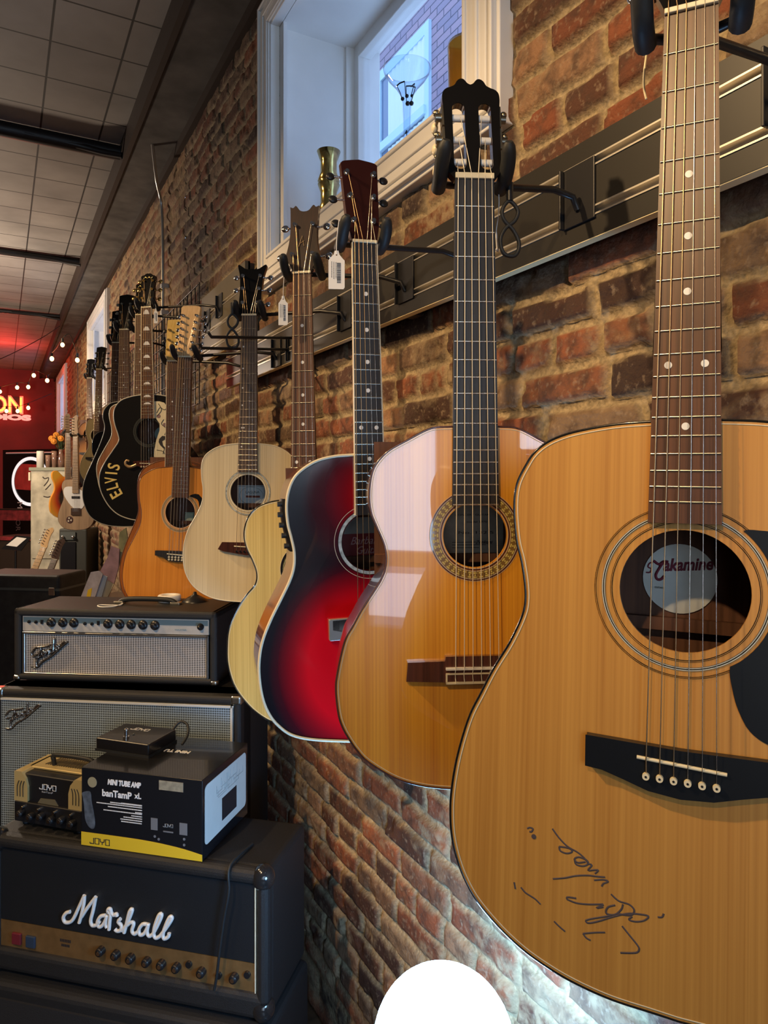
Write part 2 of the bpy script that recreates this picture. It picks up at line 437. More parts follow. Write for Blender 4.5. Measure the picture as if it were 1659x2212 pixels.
M_ceil = None
def ceiling_mat():
    m, t, b = nt('ceiling_tiles'); N = t.nodes; L = t.links
    tc = N.new('ShaderNodeTexCoord')
    k = N.new('ShaderNodeTexBrick'); k.offset = 0; k.inputs['Scale'].default_value = 1
    k.inputs['Brick Width'].default_value = .29; k.inputs['Row Height'].default_value = .31; k.inputs['Mortar Size'].default_value = .0055
    k.inputs['Mortar Smooth'].default_value = .3
    k.inputs['Color1'].default_value = (.29, .265, .235, 1); k.inputs['Color2'].default_value = (.265, .24, .215, 1); k.inputs['Mortar'].default_value = (.02, .015, .012, 1)
    mp = N.new('ShaderNodeMapping'); mp.inputs['Location'].default_value = (.10, .05, 0)
    L.new(tc.outputs['Object'], mp.inputs[0]); L.new(mp.outputs[0], k.inputs['Vector'])
    n = N.new('ShaderNodeTexNoise'); n.inputs['Scale'].default_value = 2.5; n.inputs['Detail'].default_value = 6; L.new(tc.outputs['Object'], n.inputs['Vector'])
    r = N.new('ShaderNodeMapRange'); r.inputs[1].default_value = .3; r.inputs[2].default_value = .7; r.inputs[3].default_value = .7; r.inputs[4].default_value = 1.15; L.new(n.outputs['Fac'], r.inputs[0])
    x = N.new('ShaderNodeVectorMath'); x.operation = 'SCALE'; L.new(k.outputs[0], x.inputs[0]); L.new(r.outputs[0], x.inputs['Scale'])
    L.new(x.outputs[0], b.inputs['Base Color']); b.inputs['Roughness'].default_value = .7
    return m
struct(MB().box(-3.6, DW+.05, -3.0, SB+.1, ZC, ZC+.05).build('ceiling', ceiling_mat()))
M_floor = wood('floor_boards', (.035, .020, .012), (.10, .055, .03), 60, 9, 1, rough=.4, axis='X')
struct(MB().box(-3.6, DW+.05, -3.0, SB+.1, -.05, 0).build('floor', M_floor))
M_red = mat('red_painted_wall', (.30, .022, .016), .6, noise=.25, nscale=3)
struct(MB().box(-3.6, DW+.05, SB, SB+.1, 0, ZC).build('wall_back', M_red))
M_dwall = mat('brown_painted_wall', (.14, .08, .05), .7, noise=.2, nscale=3)
struct(MB().box(-3.7, -3.6, -3.0, SB, 0, ZC).build('wall_left', M_dwall))
SWS = ((-1.10, -.54, .55, 2.65), (-.01, .29, 1.80, 2.48))       # tall shop panes in the wall behind the camera
b = MB(); xs = [-3.6, -1.10, -.54, -.01, .29, DW+.05]
b.box(xs[0], xs[1], -3.05, -2.95, 0, ZC).box(xs[2], xs[3], -3.05, -2.95, 0, ZC).box(xs[4], xs[5], -3.05, -2.95, 0, ZC)
for x0, x1, z0, z1 in SWS: b.box(x0, x1, -3.05, -2.95, 0, z0).box(x0, x1, -3.05, -2.95, z1, ZC)
struct(b.build('wall_front', M_dwall))
M_trim = mat('white_trim_paint', (.78, .76, .72), .4, noise=.06, nscale=6)
M_glass = glassy('window_glass', (.97, .98, 1))
for k, (xa, xb, za, zb) in enumerate(SWS):
    sf = struct(empty('window_%d' % (4+k), loc=(xa, -3.0, za))); X = xb-xa; Z = zb-za
    b = MB(); b.box(0, .03, -.05, .06, 0, Z).box(X-.03, X, -.05, .06, 0, Z).box(0, X, -.05, .06, 0, .03).box(0, X, -.05, .06, Z-.03, Z)
    if k == 0: b.box(.03, X-.03, -.04, .05, .46, .56)
    b.build('window_frame', M_trim, sf); MB().box(.02, X-.02, -.005, .005, .02, Z-.02).build('window_pane', M_glass, sf)

# boxed soffit along the brick wall, with its conduits
M_soffit = mat('weathered_soffit', (.11, .10, .088), .75, noise=.45, nscale=7)
M_dark = mat('dark_brown_paint', (.035, .022, .016), .6)
M_ltrim = mat('grey_edge', (.25, .23, .21), .6)
SO = .612; SZ = 3.372
so = MB(); so.box(SO+.004, DW, .2, SB, SZ, ZC)
struct(so.build('trim_1', M_soffit))
struct(MB().box(SO-.02, SO+.004, .2, SB, SZ-.012, ZC).build('trim_2', M_dark))
struct(MB().box(DW-.028, DW, .2, SB, SZ-.05, SZ+.001).build('trim_3', M_dark))

# windows in the brick wall
def brick_window(name, W, depth=.28, outside=True):
    s0, s1, z0, z1 = W; r = struct(empty(name, loc=(DW, s0, z0)))
    S = s1-s0; H = z1-z0; c = .118
    cas = MB()
    for (w, t, g) in ((c, .034, 0.0), (c*.72, .041, .006)):
        cas.box(-t, -.0005, -w, -g, -w, H+w).box(-t, -.0005, S+g, S+w, -w, H+w).box(-t, -.0005, -g, S+g, H+g, H+w).box(-t, -.0005, -g, S+g, -w, -g)
    for e in (.012, .052, .098):
        cas.box(-.046, -.001, -e-.010, -e, -e-.01, H+e+.01).box(-.046, -.001, S+e, S+e+.010, -e-.01, H+e+.01).box(-.046, -.001, -e, S+e, H+e, H+e+.01).box(-.046, -.001, -e, S+e, -e-.01, -e)
    cas.build('casing', M_trim, r, bevel=.003)
    rv = MB(); t = .02
    rv.box(.0, depth, -t, 0, -t, H+t).box(.0, depth, S, S+t, -t, H+t).box(.0, depth, 0, S, H, H+t).box(.0, depth, 0, S, -t, 0)
    rv.build('reveal_board', M_trim, r)
    rb = MB()
    rb.box(.0, .012, S-.035, S, 0, H).box(depth-.035, depth, S-.012, S, 0, H).box(.012, .02, S-.008, S, 0, H)
    rb.build('reveal_bead', M_trim, r)
    f = MB(); fw = .045; d0 = depth-.005; d1 = depth+.045
    f.box(d0, d1, -t, fw, -t, H+t).box(d0, d1, S-fw, S+t, -t, H+t).box(d0, d1, fw, S-fw, H-fw, H+t).box(d0, d1, fw, S-fw, -t, fw)
    f.build('window_frame', M_trim, r, bevel=.003)
    ex = MB(); d2 = depth+.09
    ex.box(d1, d2, S-.03, S+.05, -.1, H+.1).box(d1, d2, -.05, .03, -.1, H+.1).box(d1, d2, 0, S, H, H+.1).box(d1, d2, 0, S, -.1, 0)
    ex.build('outer_jamb', M_trim, r)
    MB().box(depth+.015, depth+.021, fw-.01, S-fw+.01, fw-.01, H-fw+.01).build('window_pane', M_glass, r)
    return r
brick_window('window_1', W1); brick_window('window_2', W2); brick_window('window_3', W3)

# the house across the alley
M_obrick = None
def alley_mat():
    m, t, b = nt('neighbour_brick'); N = t.nodes; L = t.links
    tc = N.new('ShaderNodeTexCoord'); sp = N.new('ShaderNodeSeparateXYZ'); cb = N.new('ShaderNodeCombineXYZ')
    L.new(tc.outputs['Object'], sp.inputs[0]); L.new(sp.outputs[1], cb.inputs[0]); L.new(sp.outputs[2], cb.inputs[1])
    k = N.new('ShaderNodeTexBrick'); k.inputs['Scale'].default_value = 1; k.inputs['Brick Width'].default_value = .21; k.inputs['Row Height'].default_value = .07
    k.inputs['Mortar Size'].default_value = .0055; k.inputs['Mortar Smooth'].default_value = .4
    k.inputs['Color1'].default_value = (.44, .30, .36, 1); k.inputs['Color2'].default_value = (.32, .25, .33, 1); k.inputs['Mortar'].default_value = (.08, .07, .11, 1)
    L.new(cb.outputs[0], k.inputs['Vector']); L.new(k.outputs[0], b.inputs['Base Color']); b.inputs['Roughness'].default_value = .85
    u = N.new('ShaderNodeBump'); u.inputs['Strength'].default_value = .6; u.inputs['Distance'].default_value = .01; u.invert = True
    L.new(k.outputs['Fac'], u.inputs['Height']); L.new(u.outputs[0], b.inputs['Normal']); return m
AD = 3.3
ow = tag(MB().box(AD, AD+.15, -1.0, 9.5, 1.5, 8.0).build('alley_wall', alley_mat()), 'sunlit pinkish brick wall of the house across the alley, seen through the glass', 'brick wall')
pa = PD(818, 400, AD-.01); pb = PD(930, 400, AD-.01)
s_far, s_near = pa.y, pb.y
zt = PD(925, 50, AD).z; zb_ = PD(925, 420, AD).z; zm = PD(925, 238, AD).z
aw = empty('sash_window', loc=(AD, s_near, zb_))
tag(aw, 'white framed sash window with a curtain in the house across the alley', 'window')
S = s_far-s_near; H = zt-zb_; hm = zm-zb_
M_sash = mat('sash_paint', (.55, .75, .85), .4)
M_opane = mat('dark_window_glass', (.10, .16, .28), .08, spec=.8)
M_curt = mat('white_curtain', (.80, .88, .92), .8, bump=.3, bscale=40)
b = MB(); b.box(-.03, 0, 0, .07, -.1, H).box(-.03, 0, S-.07, S, -.1, H).box(-.029, 0, .07, S-.07, H-.10, H).box(-.029, 0, .07, S-.07, -.1, 0).box(-.05, 0, .05, S-.05, hm-.04, hm+.04)
b.build('window_frame', M_sash, aw)
MB().box(-.012, -.002, .07, S-.07, 0, H-.10).build('window_pane', M_opane, aw)
b = MB(); n = 40
for z0, z1 in ((hm+.04, H-.10), (0, hm-.06)):
    vs = []
    for i in range(n+1):
        s_ = .08+(S-.30)*i/n
        for z in (z0, z1): vs.append((-.018-.006*math.sin(i*1.3), s_, z))
    b.add(vs, [(2*i, 2*i+1, 2*i+3, 2*i+2) for i in range(n)], True)
b.build('curtain', M_curt, aw)

# ------------------------------------------------------------------ slatwall
M_slat = mat('grey_slatwall_laminate', (.020, .018, .015), .38, noise=.12, nscale=4)
M_slat2 = mat('lit_slatwall_laminate', (.10, .085, .055), .4, noise=.12, nscale=4)  # lighter copy of the laminate, lamplight on the planks painted in as tan
M_alu = mat('aluminium_groove_insert', (.70, .66, .58), .35, .8)
M_mdf = mat('raw_fibreboard_edge', (.85, .72, .42), .7)
DS = .78
def slat_panel(label, s0, s1, zs, m):
    """zs: bottom, groove, groove ..., top"""
    r = empty('slatwall_panel', loc=(DS, s0, zs[0])); tag(r, label, 'slatwall', 'slatwall display panels on the brick wall'); S = s1-s0
    brd = MB(); edge = MB(); ins = MB(); bat = MB()
    for i in range(len(zs)-1):
        a = zs[i]-zs[0]+(.006 if i else 0); c = zs[i+1]-zs[0]-(.006 if i < len(zs)-2 else 0)
        brd.box(0, .019, 0, S, a, c)
    brd.build('slat_board', m, r)
    brd = MB().box(.012, .019, 0, S, 0, zs[-1]-zs[0]); brd.build('panel_back', m, r)
    for z in zs[1:-1]:
        z -= zs[0]
        i_ = MB(); i_.box(-.0015, .012, 0, S, z+.005, z+.0075).box(-.0015, .012, 0, S, z-.0075, z-.005).box(.010, .012, 0, S, z-.006, z+.006)
        i_.build('groove_insert', M_alu, r)
    MB().box(.001, .018, 0, S, -.0015, 0).build('bottom_edge', M_mdf, r)
    for k in range(3): MB().box(.019, .042, S*(k*.45+.03), S*(k*.45+.03)+.04, .0, zs[-1]-zs[0]).build('batten', M_dark, r)
    return r
slat_panel('dark slatwall strip running under the white window', .05, 2.74, [1.966, 2.005, 2.079, 2.117], M_slat)
slat_panel('short upper slatwall panel left of the white window', 2.50, 3.13, [2.121, 2.16, 2.235, 2.31, 2.40], M_slat2)

# ================================================================== GUITARS
SHEAR = math.tan(math.radians(11))
def headmap(v): return V((v.x, v.y + max(v.z, 0)*SHEAR + .001, v.z))
M_rose = wood('rosewood', (.045, .020, .012), (.14, .062, .035), 300, 40, 3, rough=.45, coat=.05)
M_rose_light = wood('light_rosewood', (.045, .017, .008), (.125, .048, .019), 300, 40, 3, rough=.38, coat=.15, crough=.2)
M_ebony = wood('ebony', (.010, .009, .010), (.028, .025, .025), 300, 40, 3, rough=.45, coat=.05)
M_maho = wood('mahogany', (.10, .028, .010), (.22, .07, .025), 260, 30, 2, rough=.3, coat=.5)
M_dmaho = wood('dark_mahogany', (.035, .010, .006), (.09, .026, .014), 260, 30, 2, rough=.25, coat=.7)
M_inside = wood('unfinished_mahogany_inside', (.07, .026, .012), (.14, .055, .026), 200, 20, 2, rough=.7, coat=0)

def guitar(g):
    k0 = P(g['nut'][0], g['nut'][1], g['Z']); k1 = P(g['sad'][0], g['sad'][1], g['Z']*g.get('ratio', 1))
    sc = g['L']/(k0-k1).length; k0 = CAM+(k0-CAM)*sc; k1 = CAM+(k1-CAM)*sc
    fr = Fr(k0, adir(g['a']), k0-k1); L = g['L']; T = .006
    R = empty('acoustic_guitar', fr=fr); tag(R, g['label'], 'guitar', g.get('group'))
    bd = g.get('depth', .10)
    pts = [fr.loc(x, y, T) for x, y in g['out']]
    pts[0] = (0, pts[0][1]); pts[-1] = (0, pts[-1][1])
    left = smooth(pts, 6); right = [(-x*g.get('rs', 1), z) for x, z in left[1:-1]][::-1]
    out = left+right            # top centre -> left -> bottom -> right: counter-clockwise
    if g.get('cut'): out = g['cut'](out)
    hz = fr.loc(*g['hole'], T)[1] if 'hole' in g else -L*.74
    hr = g.get('hr', .051)
    hc = (g.get('hx', 0), hz)
    hole = [(hc[0]+math.cos(t)*hr, hc[1]+math.sin(t)*hr) for t in [2*PI*i/56 for i in range(56)]]
    m = g['top'](fr, out, hz) if callable(g['top']) else g['top']
    b = MB(); b.face(out, T, [hole] if not g.get('nohole') else []); b.wall(offset(out, 0), T, T+.003)
    if not g.get('nohole'): b.wall(hole, T, T+.004)
    b.build('soundboard', m, R)
    b = MB(); b.wall(out, T+.002, T+bd)
    b.face(out, T+bd, flip=True); bs = b.build('back_and_sides', g['side'], R)
    if not g.get('nohole'):
        inn = offset(out, .004); zr = [p for p in inn if abs(p[1]-hz) < .16]
        b = MB(); b.add([(-.13, T+bd-.003, hz-.13), (.13, T+bd-.003, hz-.13), (.13, T+bd-.003, hz+.13), (-.13, T+bd-.003, hz+.13)], [(0, 1, 2, 3)])
        b.box(-.13, .13, T+bd-.015, T+bd-.003, hz-.045, hz-.033)
        b.build('inner_back', M_inside, R)
    # binding along the edge
    if g.get('bind'):
        bw = g.get('bw', .0022)
        MB().tube([(x, T+.0005, z) for x, z in offset(out, bw*.3)], bw, 6, closed=True).build('binding', g['bind'], R)
    if g.get('bind2'):
        o2 = offset(out, .0036); MB().tube([(x, T, z) for x, z in o2], .0006, 4, closed=True).build('purfling', g['bind2'], R)
    # rosette
    for i, (r0, r1, mm) in enumerate(g.get('rings', [])):
        MB().ring(hc, r0, r1, T-.0003-.0001*i, 90).build('rosette_ring', mm, R)
    if g.get('tiles'):
        b = MB(); r_, n_, w_ = g['tiles'][:3]
        for i in range(n_):
            t = 2*PI*i/n_
            for dr in (-.0028, 0, .0028):
                c = (hc[0]+math.cos(t)*(r_+dr), hc[1]+math.sin(t)*(r_+dr)); d = V((-math.sin(t), math.cos(t))); u = V((math.cos(t), math.sin(t)))
                hw = w_*(.5 if dr else .22)
                q = [V(c)+d*hw*a+u*.0010*e for a, e in ((-1, -1), (1, -1), (1, 1), (-1, 1))]
                b.add([(p.x, T-.0009, p.y) for p in q], [(0, 1, 2, 3)])
        b.build('rosette_mosaic', g['tiles'][3], R)
    # label seen in the hole
    if g.get('paper'): g['paper'](R, fr, hz, T+bd-.004)
    if g.get('guard'): g['guard'](R, fr, hc, T)
    # neck
    wn = g.get('wn', .043); nf = g.get('nf', 20); fz = -(L*(1-2**(-nf/12))) - .008
    if 'fend' in g: fz = fr.loc(*g['fend'], 0)[1]
    we = wn + (g.get('we', .055)-wn)
    W = lambda z: wn+(we-wn)*(z/fz)
    y0 = -.001; fb = g.get('fb', M_rose)
    zs = [0, fz]
    b = MB(); b.prism([(-wn/2, 0), (-we/2, fz), (we/2, fz), (wn/2, 0)], y0, y0+.006)
    FB = b.build('fretboard', fb, R, bevel=.0006)
    if g.get('fbind'):
        for sx in (-1, 1):
            MB().prism([(sx*wn/2-.0008, 0), (sx*we/2-.0008, fz), (sx*we/2+.0008, fz), (sx*wn/2+.0008, 0)][::1], y0-.0003, y0+.006).build('fretboard_binding', g['fbind'], FB)
    for i in range(1, nf+1):
        z = -L*(1-2**(-i/12))
        if z < fz: break
        w_ = W(z)/2-.0006
        b = MB(); b.tube([(-w_, y0, z), (w_, y0, z)], g.get('frr', .0011), 6); b.build('fret', M_fret, FB)
    for i in g.get('dots', (3, 5, 7, 9, 12, 15)):
        z = -L*((1-2**(-i/12))+(1-2**(-(i-1)/12)))/2
        xs = (-W(z)*.27, W(z)*.27) if i == 12 else (0,)
        if g.get('sidedots'): xs = (-W(z)*.33, -W(z)*.22) if i == 12 else (-W(z)*.33,)
        if g.get('blocks'):
            hh = .5*L*(2**(-(i-1)/12)-2**(-i/12)); ww = W(z)*.30
            pl = [(-ww, z-hh*.45), (ww, z-hh*.45), (ww*.75, z+hh*.15), (ww*.35, z+hh*.55), (-ww*.35, z+hh*.55), (-ww*.75, z+hh*.15)]
            MB().prism(pl, y0-.0004, y0+.001).build('fret_marker', M_pearl, FB)
        else:
            for x in xs: MB().cyl((x, y0-.0004, z), (x, y0+.001, z), g.get('dotr', .0030), n=16).build('fret_marker', g.get('dotm', M_pearl), FB)
    # neck back and heel
    b = MB(); n = 10; rows = []
    zb = pts[0][1]
    for (z, hw, dp) in ((0, wn/2, .018), (zb*.5, (wn/2+W(zb)/2)/2, .020), (zb+.060, W(zb)/2, .022), (zb+.032, W(zb)*.46, .030), (zb+.014, W(zb)*.40, .048), (zb+.002, W(zb)*.34, .072), (zb-.002, W(zb)*.30, .082)):
        rows.append([(hw*math.cos(PI*i/n), y0+.006+dp*math.sin(PI*i/n)**.8, z) for i in range(n+1)])
    vs = [p for r_ in rows for p in r_]; m_ = n+1
    b.add(vs, [(j*m_+i, j*m_+i+1, (j+1)*m_+i+1, (j+1)*m_+i) for j in range(len(rows)-1) for i in range(n)], True)
    b.build('neck', g.get('neck', g['side']), R)
    # nut
    MB().box(-wn/2, wn/2, -.004, .006, 0, g.get('nuth', .005)).build('nut', g.get('nutm', M_ivory), R, bevel=.0008)
    # headstock
    hd = g['head']; ho = smooth(hd['out'], 3) if hd.get('smooth', True) else hd['out']
    hout = [(x, z) for x, z in ho]; hout = hout + [(-x, z) for x, z in hout][::-1]
    # given from the nut corner up the right side to the top middle; make counter-clockwise
    slots = hd.get('slots', [])
    hb = MB(); hb.prism(hout, -.001, .014, slots); hb.map(headmap); HS = hb.build('headstock', hd['mat'], R)
    if hd.get('face'):
        hb = MB(); hb.prism(hout, -.0022, -.0008, slots); hb.map(headmap); hb.build('headstock_veneer', hd['face'], HS)
    pegs = hd['pegs']; hw = hd['pw']
    for i, z in enumerate(pegs):
        for sx in (-1, 1):
            px_ = sx*(hw(z) if callable(hw) else hw); ex = sx*(hd['ew'](z) if callable(hd.get('ew')) else hd.get('ew', .034))
            mm = hd.get('pegm', M_chrome)
            if hd.get('slotted'):
                cx = sx*.0175
                q = MB().cyl((cx-.0085, .008, z), (cx+.0085, .008, z), .0052, n=14); q.map(headmap); q.build('string_roller', M_white, HS)
                q = MB().box(ex-.001 if sx > 0 else ex-.002, ex+.002 if sx > 0 else ex+.001, -.001, .016, z-.015, z+.015); q.cyl((ex, .008, z), (ex+sx*.010, .008, z), .006, n=12)
                q.ball((ex+sx*.008, .010, z+.008), .0052, 10); q.cyl((ex+sx*.006, .008, z), (ex+sx*.006, .030, z), .0022); q.map(headmap)
                pg = q.build('tuning_machine', hd.get('pegm'), HS)
                q = MB().ball((ex+sx*.007, .036, z-.001), .009, 12, (.55, 1.1, .95)); q.map(headmap); q.build('tuning_button', hd['btn'], pg)
                continue
            q = MB().cyl((px_, -.001, z), (px_, -.003, z), .0052, n=14).cyl((px_, -.003, z), (px_, -.011, z), .0028, n=10).cyl((px_, -.0085, z), (px_, -.0115, z), .0036, n=10)
            q.cyl((px_, .014, z), (px_, .022, z), .007, n=12)
            q.cyl((px_, .019, z), (ex+sx*.008, .019, z), .0022, n=8); q.map(headmap)
            pg = q.build('tuning_machine', mm, HS)
            bs_ = hd.get('bs', 1)
            q = MB().ball((ex+sx*(.008+.006*bs_), .019, z), .0085*bs_, 12, (1, .42, .9)); q.map(headmap); q.build('tuning_button', hd.get('btn', mm), pg)
    if hd.get('logo'): hd['logo'](HS, fr)
    if hd.get('rod'):
        q = MB().prism([(-.009, .006), (.009, .006), (.008, .026), (0, .036), (-.008, .026)], -.0035, -.002); q.map(headmap); q.build('truss_rod_cover', hd['rod'], HS)
    # bridge
    yb = T; ysad = -.006
    if g.get('bridge') != 'none':
        bo = g.get('bridge_out')
        if bo:
            lb = [fr.loc(x, y, yb-.008) for x, y in bo]; lb[0] = (0, lb[0][1]); lb[-1] = (0, lb[-1][1])
            bo = lb+[(-x, z) for x, z in lb[1:-1]][::-1]
        else:
            bw_ = g.get('bridge_w', .082); q = -L
            half = [(0, q+.012), (-bw_, q+.010), (-bw_, q-.006), (-bw_*.62, q-.012), (-bw_*.4, q-.022), (0, q-.025)]
            half = g.get('bridge_half', half); half = [(x, z) for x, z in half]
            bo = half+[(-x, z) for x, z in half[1:-1]][::-1]
        BR = MB().prism(bo, yb-.009, yb).build('bridge', g.get('brm', M_ebony), R, bevel=.002)
        ws = g.get('ws', .055)
        if g.get('classic'):
            MB().box(-.0415, .0415, yb-.0135, yb-.008, -L-.0012, -L+.0016).build('saddle', M_white, BR)
            q = MB(); q.box(-.0415, .0415, yb-.0100, yb-.0085, -L-.008, -L-.0065+.0005).box(-.0415, .0415, yb-.0105, yb-.0085, -L-.0205, -L-.0175)
            q.box(-.0415, -.0395, yb-.0105, yb-.0085, -L-.0205, -L-.0065).box(.0395, .0415, yb-.0105, yb-.0085, -L-.0205, -L-.0065); q.build('tie_block_inlay', M_ivory, BR)
            ysad = yb-.0135
        else:
            MB().tube([(-ws*.64, yb-.0095, -L+.001), (ws*.64, yb-.0095, -L-.002)], .0016, 8).build('saddle', M_ivory, BR); ysad = yb-.0115
            if g.get('pins', True):
                for i in range(g['ns'] if g['ns'] != 12 else 6):
                    nn = g['ns'] if g['ns'] != 12 else 6; x = -ws/2+ws*i/(nn-1)
                    for dz in ((-.0135,) if g['ns'] != 12 else (-.009, -.017)):
                        p_ = MB().cyl((x, yb-.008, -L+dz), (x, yb-.0125, -L+dz), .0031, .0028, n=16).build('bridge_pin', g.get('pinm', M_ivory), BR)
                        MB().cyl((x, yb-.0122, -L+dz), (x, yb-.0128, -L+dz), .0010, n=10).build('pin_dot', M_black, p_)
    if g.get('bridge_extra'): g['bridge_extra'](R, fr, L, T)
    # strings
    ns = g['ns']; ws = g.get('ws', .055); wns = wn-.007; y1 = -.0045
    nn = 6 if ns == 12 else ns
    for i in range(ns):
        if ns == 12: c = i//2; t = c/5; off = (-.0011 if i % 2 == 0 else .0011)
        else: t = i/(ns-1); off = 0
        xn = -wns/2+wns*t+off; xs = -ws/2+ws*t+off
        left_side = t < .5
        # low strings go to the nearest pegs
        if ns == 4: order = [0, 1]
        pk = sorted(pegs)
        if ns == 12: idx = (i if left_side else 11-i); pz = pk[idx]
        else:
            idx = (i if left_side else ns-1-i); pz = pk[min(idx, len(pk)-1)]
        sx = -1 if left_side else 1
        if hd.get('slotted'): pxx, pyy = sx*(.0215-.0035*idx), .003
        else: pxx = sx*(hw(pz) if callable(hw) else hw); pxx -= sx*.0025; pyy = -.006
        hp = headmap(V((pxx, pyy, pz)))
        pth = [hp, (xn, y1+.0005, .004), (xn, y1, -.001), (xs, ysad, -L)]
        if g.get('classic'): pth += [(xs, yb-.0095, -L-.006), (xs, yb-.0115, -L-.013), (xs+.001, yb-.0105, -L-.0195)]
        else: pth += [(xs, yb-.010, -L-.0125)]
        th = g.get('sr', (.00066, .00054, .00044, .00036, .00030, .00026)); th = th[min(int(t*5.01), 5)]
        mm = g.get('sm', (M_bronze, M_steel)); mm = mm[0] if t < .55 else mm[1]
        MB().tube(pth, th*g.get('sk', 1.0), 6).build('guitar_string', mm, R)
    if g.get('extra'): g['extra'](R, fr, L, T, bd, out)
    return R, fr

def head_paddle(w0=.021, w1=.030, w2=.0365, h=.165, drop=.006):
    return [(w0, 0), (w0+.001, .008), (w1, .030), (w1+.001, .04), (w2-.0015, h-.012), (w2-.0015, h-.004), (w2-.006, h), (w2*.4, h+drop*.6), (0, h+drop)]
def lerp(a, b, z0, z1): return lambda z: a+(b-a)*(z-z0)/(z1-z0)

# --- hanger
def hanger(fr, label, plate, arm_in=.05, wid=.034, plate_box=True, lift=0, zy=.012, tilt=0):
    """plate: point on the slatwall"""
    hub = fr.m @ V((0, arm_in, zy)); pl = V(plate)
    o = empty('guitar_hanger', loc=pl); tag(o, label, 'hanger', 'guitar hangers on the wall')
    inv = Matrix.Translation(-pl)
    w = lambda x, y, z: inv @ (fr.m @ V((x, y, z)))
    hb = inv @ hub
    pts = [V((0, 0, 0)), V((-.02, 0, 0))]+[hb]
    MB().tube([V((-.004, 0, -.03)), V((-.014, 0, -.012)), hb.lerp(V((0, 0, 0)), .75), hb], .0052, 10).build('arm', M_black, o)
    yk = MB().tube([w(-wid, .008, zy), w(-wid, arm_in-.012, zy-.003), w(-wid*.6, arm_in, zy), w(wid*.6, arm_in, zy), w(wid, arm_in-.012, zy-.003), w(wid, .008, zy)], .005, 10).build('yoke', M_black, o)
    for sx in (-1, 1):
        c = [w(sx*wid, arm_in-.012, zy-.010), w(sx*(wid+.001), .014, zy-.006), w(sx*(wid+.001), -.006, zy+.004+tilt*.4), w(sx*(wid-.002), -.024, zy+.016+tilt)]
        MB().tube(smooth([tuple(q) for q in c], 4), [.0100]*9+[.0098, .0094, .0082, .005], 12).build('padded_prong', M_rubber, o)
    if plate_box:
        MB().box(-.004, 0, -.034, .034, -.052, .040).box(-.012, -.004, .030, .034, -.052, .040).build('wall_plate', M_black, o, bevel=.001)
    return o
def price_tag(fr, x, z, label, w=.030, h=.060, top=(0, .01), y=-.02, drop=.06):
    base = fr.m @ V((x, y, z)); f2 = Fr(base, adir(4)); o = empty('price_tag', fr=f2); tag(o, label, 'price tag', 'white price tags hanging from the guitars')
    out = [(-w/2, -h), (w/2-.002, -h), (w/2, -h+.003), (w/2, -.016), (w/2-.004, -.012), (w*.17, -.006), (w*.12, 0), (-w*.12, 0), (-w*.17, -.006), (-w/2+.003, -.012), (-w/2, -.016)]
    hole = circ((0, -.007), .0013, 12)
    MB().prism(out, 0, .0006, [hole]).build('card', M_paper, o)
    b = MB(); zz = -.020
    while zz > -h+.010:
        t = random.choice((.0004, .0007, .001)); b.box(w*.02, w*.26, -.0004, 0, zz-t, zz); zz -= t+random.choice((.0005, .0009))
    b.build('barcode', M_ink, o)
    b = MB()
    for k in range(3):
        zz = -.018-k*.0005; x_ = -w*.32+k*.0035
        for j in range(10):
            l = random.uniform(.0012, .003); b.box(x_, x_+.0009, -.0003, 0, zz-l, zz); zz -= l+.0008
    b.build('small_print', M_ink, o)
    MB().tube(smooth([(-top[0]*.0, 0, -.006), (.0005, -.001, drop*.4), (top[0], 0, drop)], 5), .0006, 5).build('thread', M_paper, o)
    return o

# ---------------------------------------------------------------- woods of the tops
M_cedar = wood('honey_spruce', (.43, .190, .032), (.58, .29, .058), 420, 26, .8, rough=.42, coat=.12, crough=.35)
M_tak_side = wood('reddish_mahogany_side', (.16, .05, .02), (.28, .10, .04), 200, 26, 2, rough=.3, coat=.5)
M_class = wood('glossy_orange_cedar', (.66, .235, .010), (.92, .43, .030), 420, 30, .8, rough=.30, coat=1, crough=.02, bump=.05)
M_class_side = wood('dark_rosewood_side', (.04, .014, .010), (.12, .04, .025), 200, 26, 2, rough=.2, coat=1, crough=.03)
M_pale = wood('pale_matt_spruce', (.58, .46, .26), (.78, .66, .42), 380, 20, .8, rough=.5, coat=.05)
M_bass = wood('straw_spruce', (.42, .28, .075), (.62, .44, .14), 380, 18, .8, rough=.4, coat=.3, crough=.15)
M_orange = wood('amber_spruce', (.50, .17, .022), (.72, .29, .045), 380, 24, .8, rough=.35, coat=.45, crough=.12)
M_orange2 = wood('burnt_orange_spruce', (.26, .075, .016), (.40, .13, .028), 380, 24, .8, rough=.35, coat=.5)
M_tan = wood('pale_tan_spruce', (.34, .26, .11), (.46, .36, .17), 300, 20, .8, rough=.5, coat=.1)
M_brown = wood('brown_mahogany_top', (.20, .075, .03), (.33, .14, .06), 300, 20, .8, rough=.4, coat=.3)
M_maple = wood('honey_maple', (.62, .38, .16), (.78, .52, .26), 200, 20, 2, rough=.3, coat=.5)
M_goldmaple = wood('gold_maple', (.50, .32, .08), (.66, .46, .14), 200, 20, 2, rough=.3, coat=.6)
M_lacq = mat('black_lacquer', (.008, .008, .008), .18, coat=.8)
M_cream = mat('cream_binding', (.75, .68, .50), .35)
M_dgrey = mat('grey_rosette_line', (.10, .11, .10), .4)
M_lgrey = mat('pale_rosette_line', (.60, .60, .52), .4)
M_guard = mat('black_pickguard', (.008, .010, .014), .32, spec=.35)
M_silver = mat('silver_ink', (.75, .78, .80), .3, .6)
M_brass = mat('polished_brass', (.75, .60, .22), .18, 1, noise=.3, nscale=25)
RINGS = lambda r, cols: [(r+a, r+b_, m) for a, b_, m in cols]

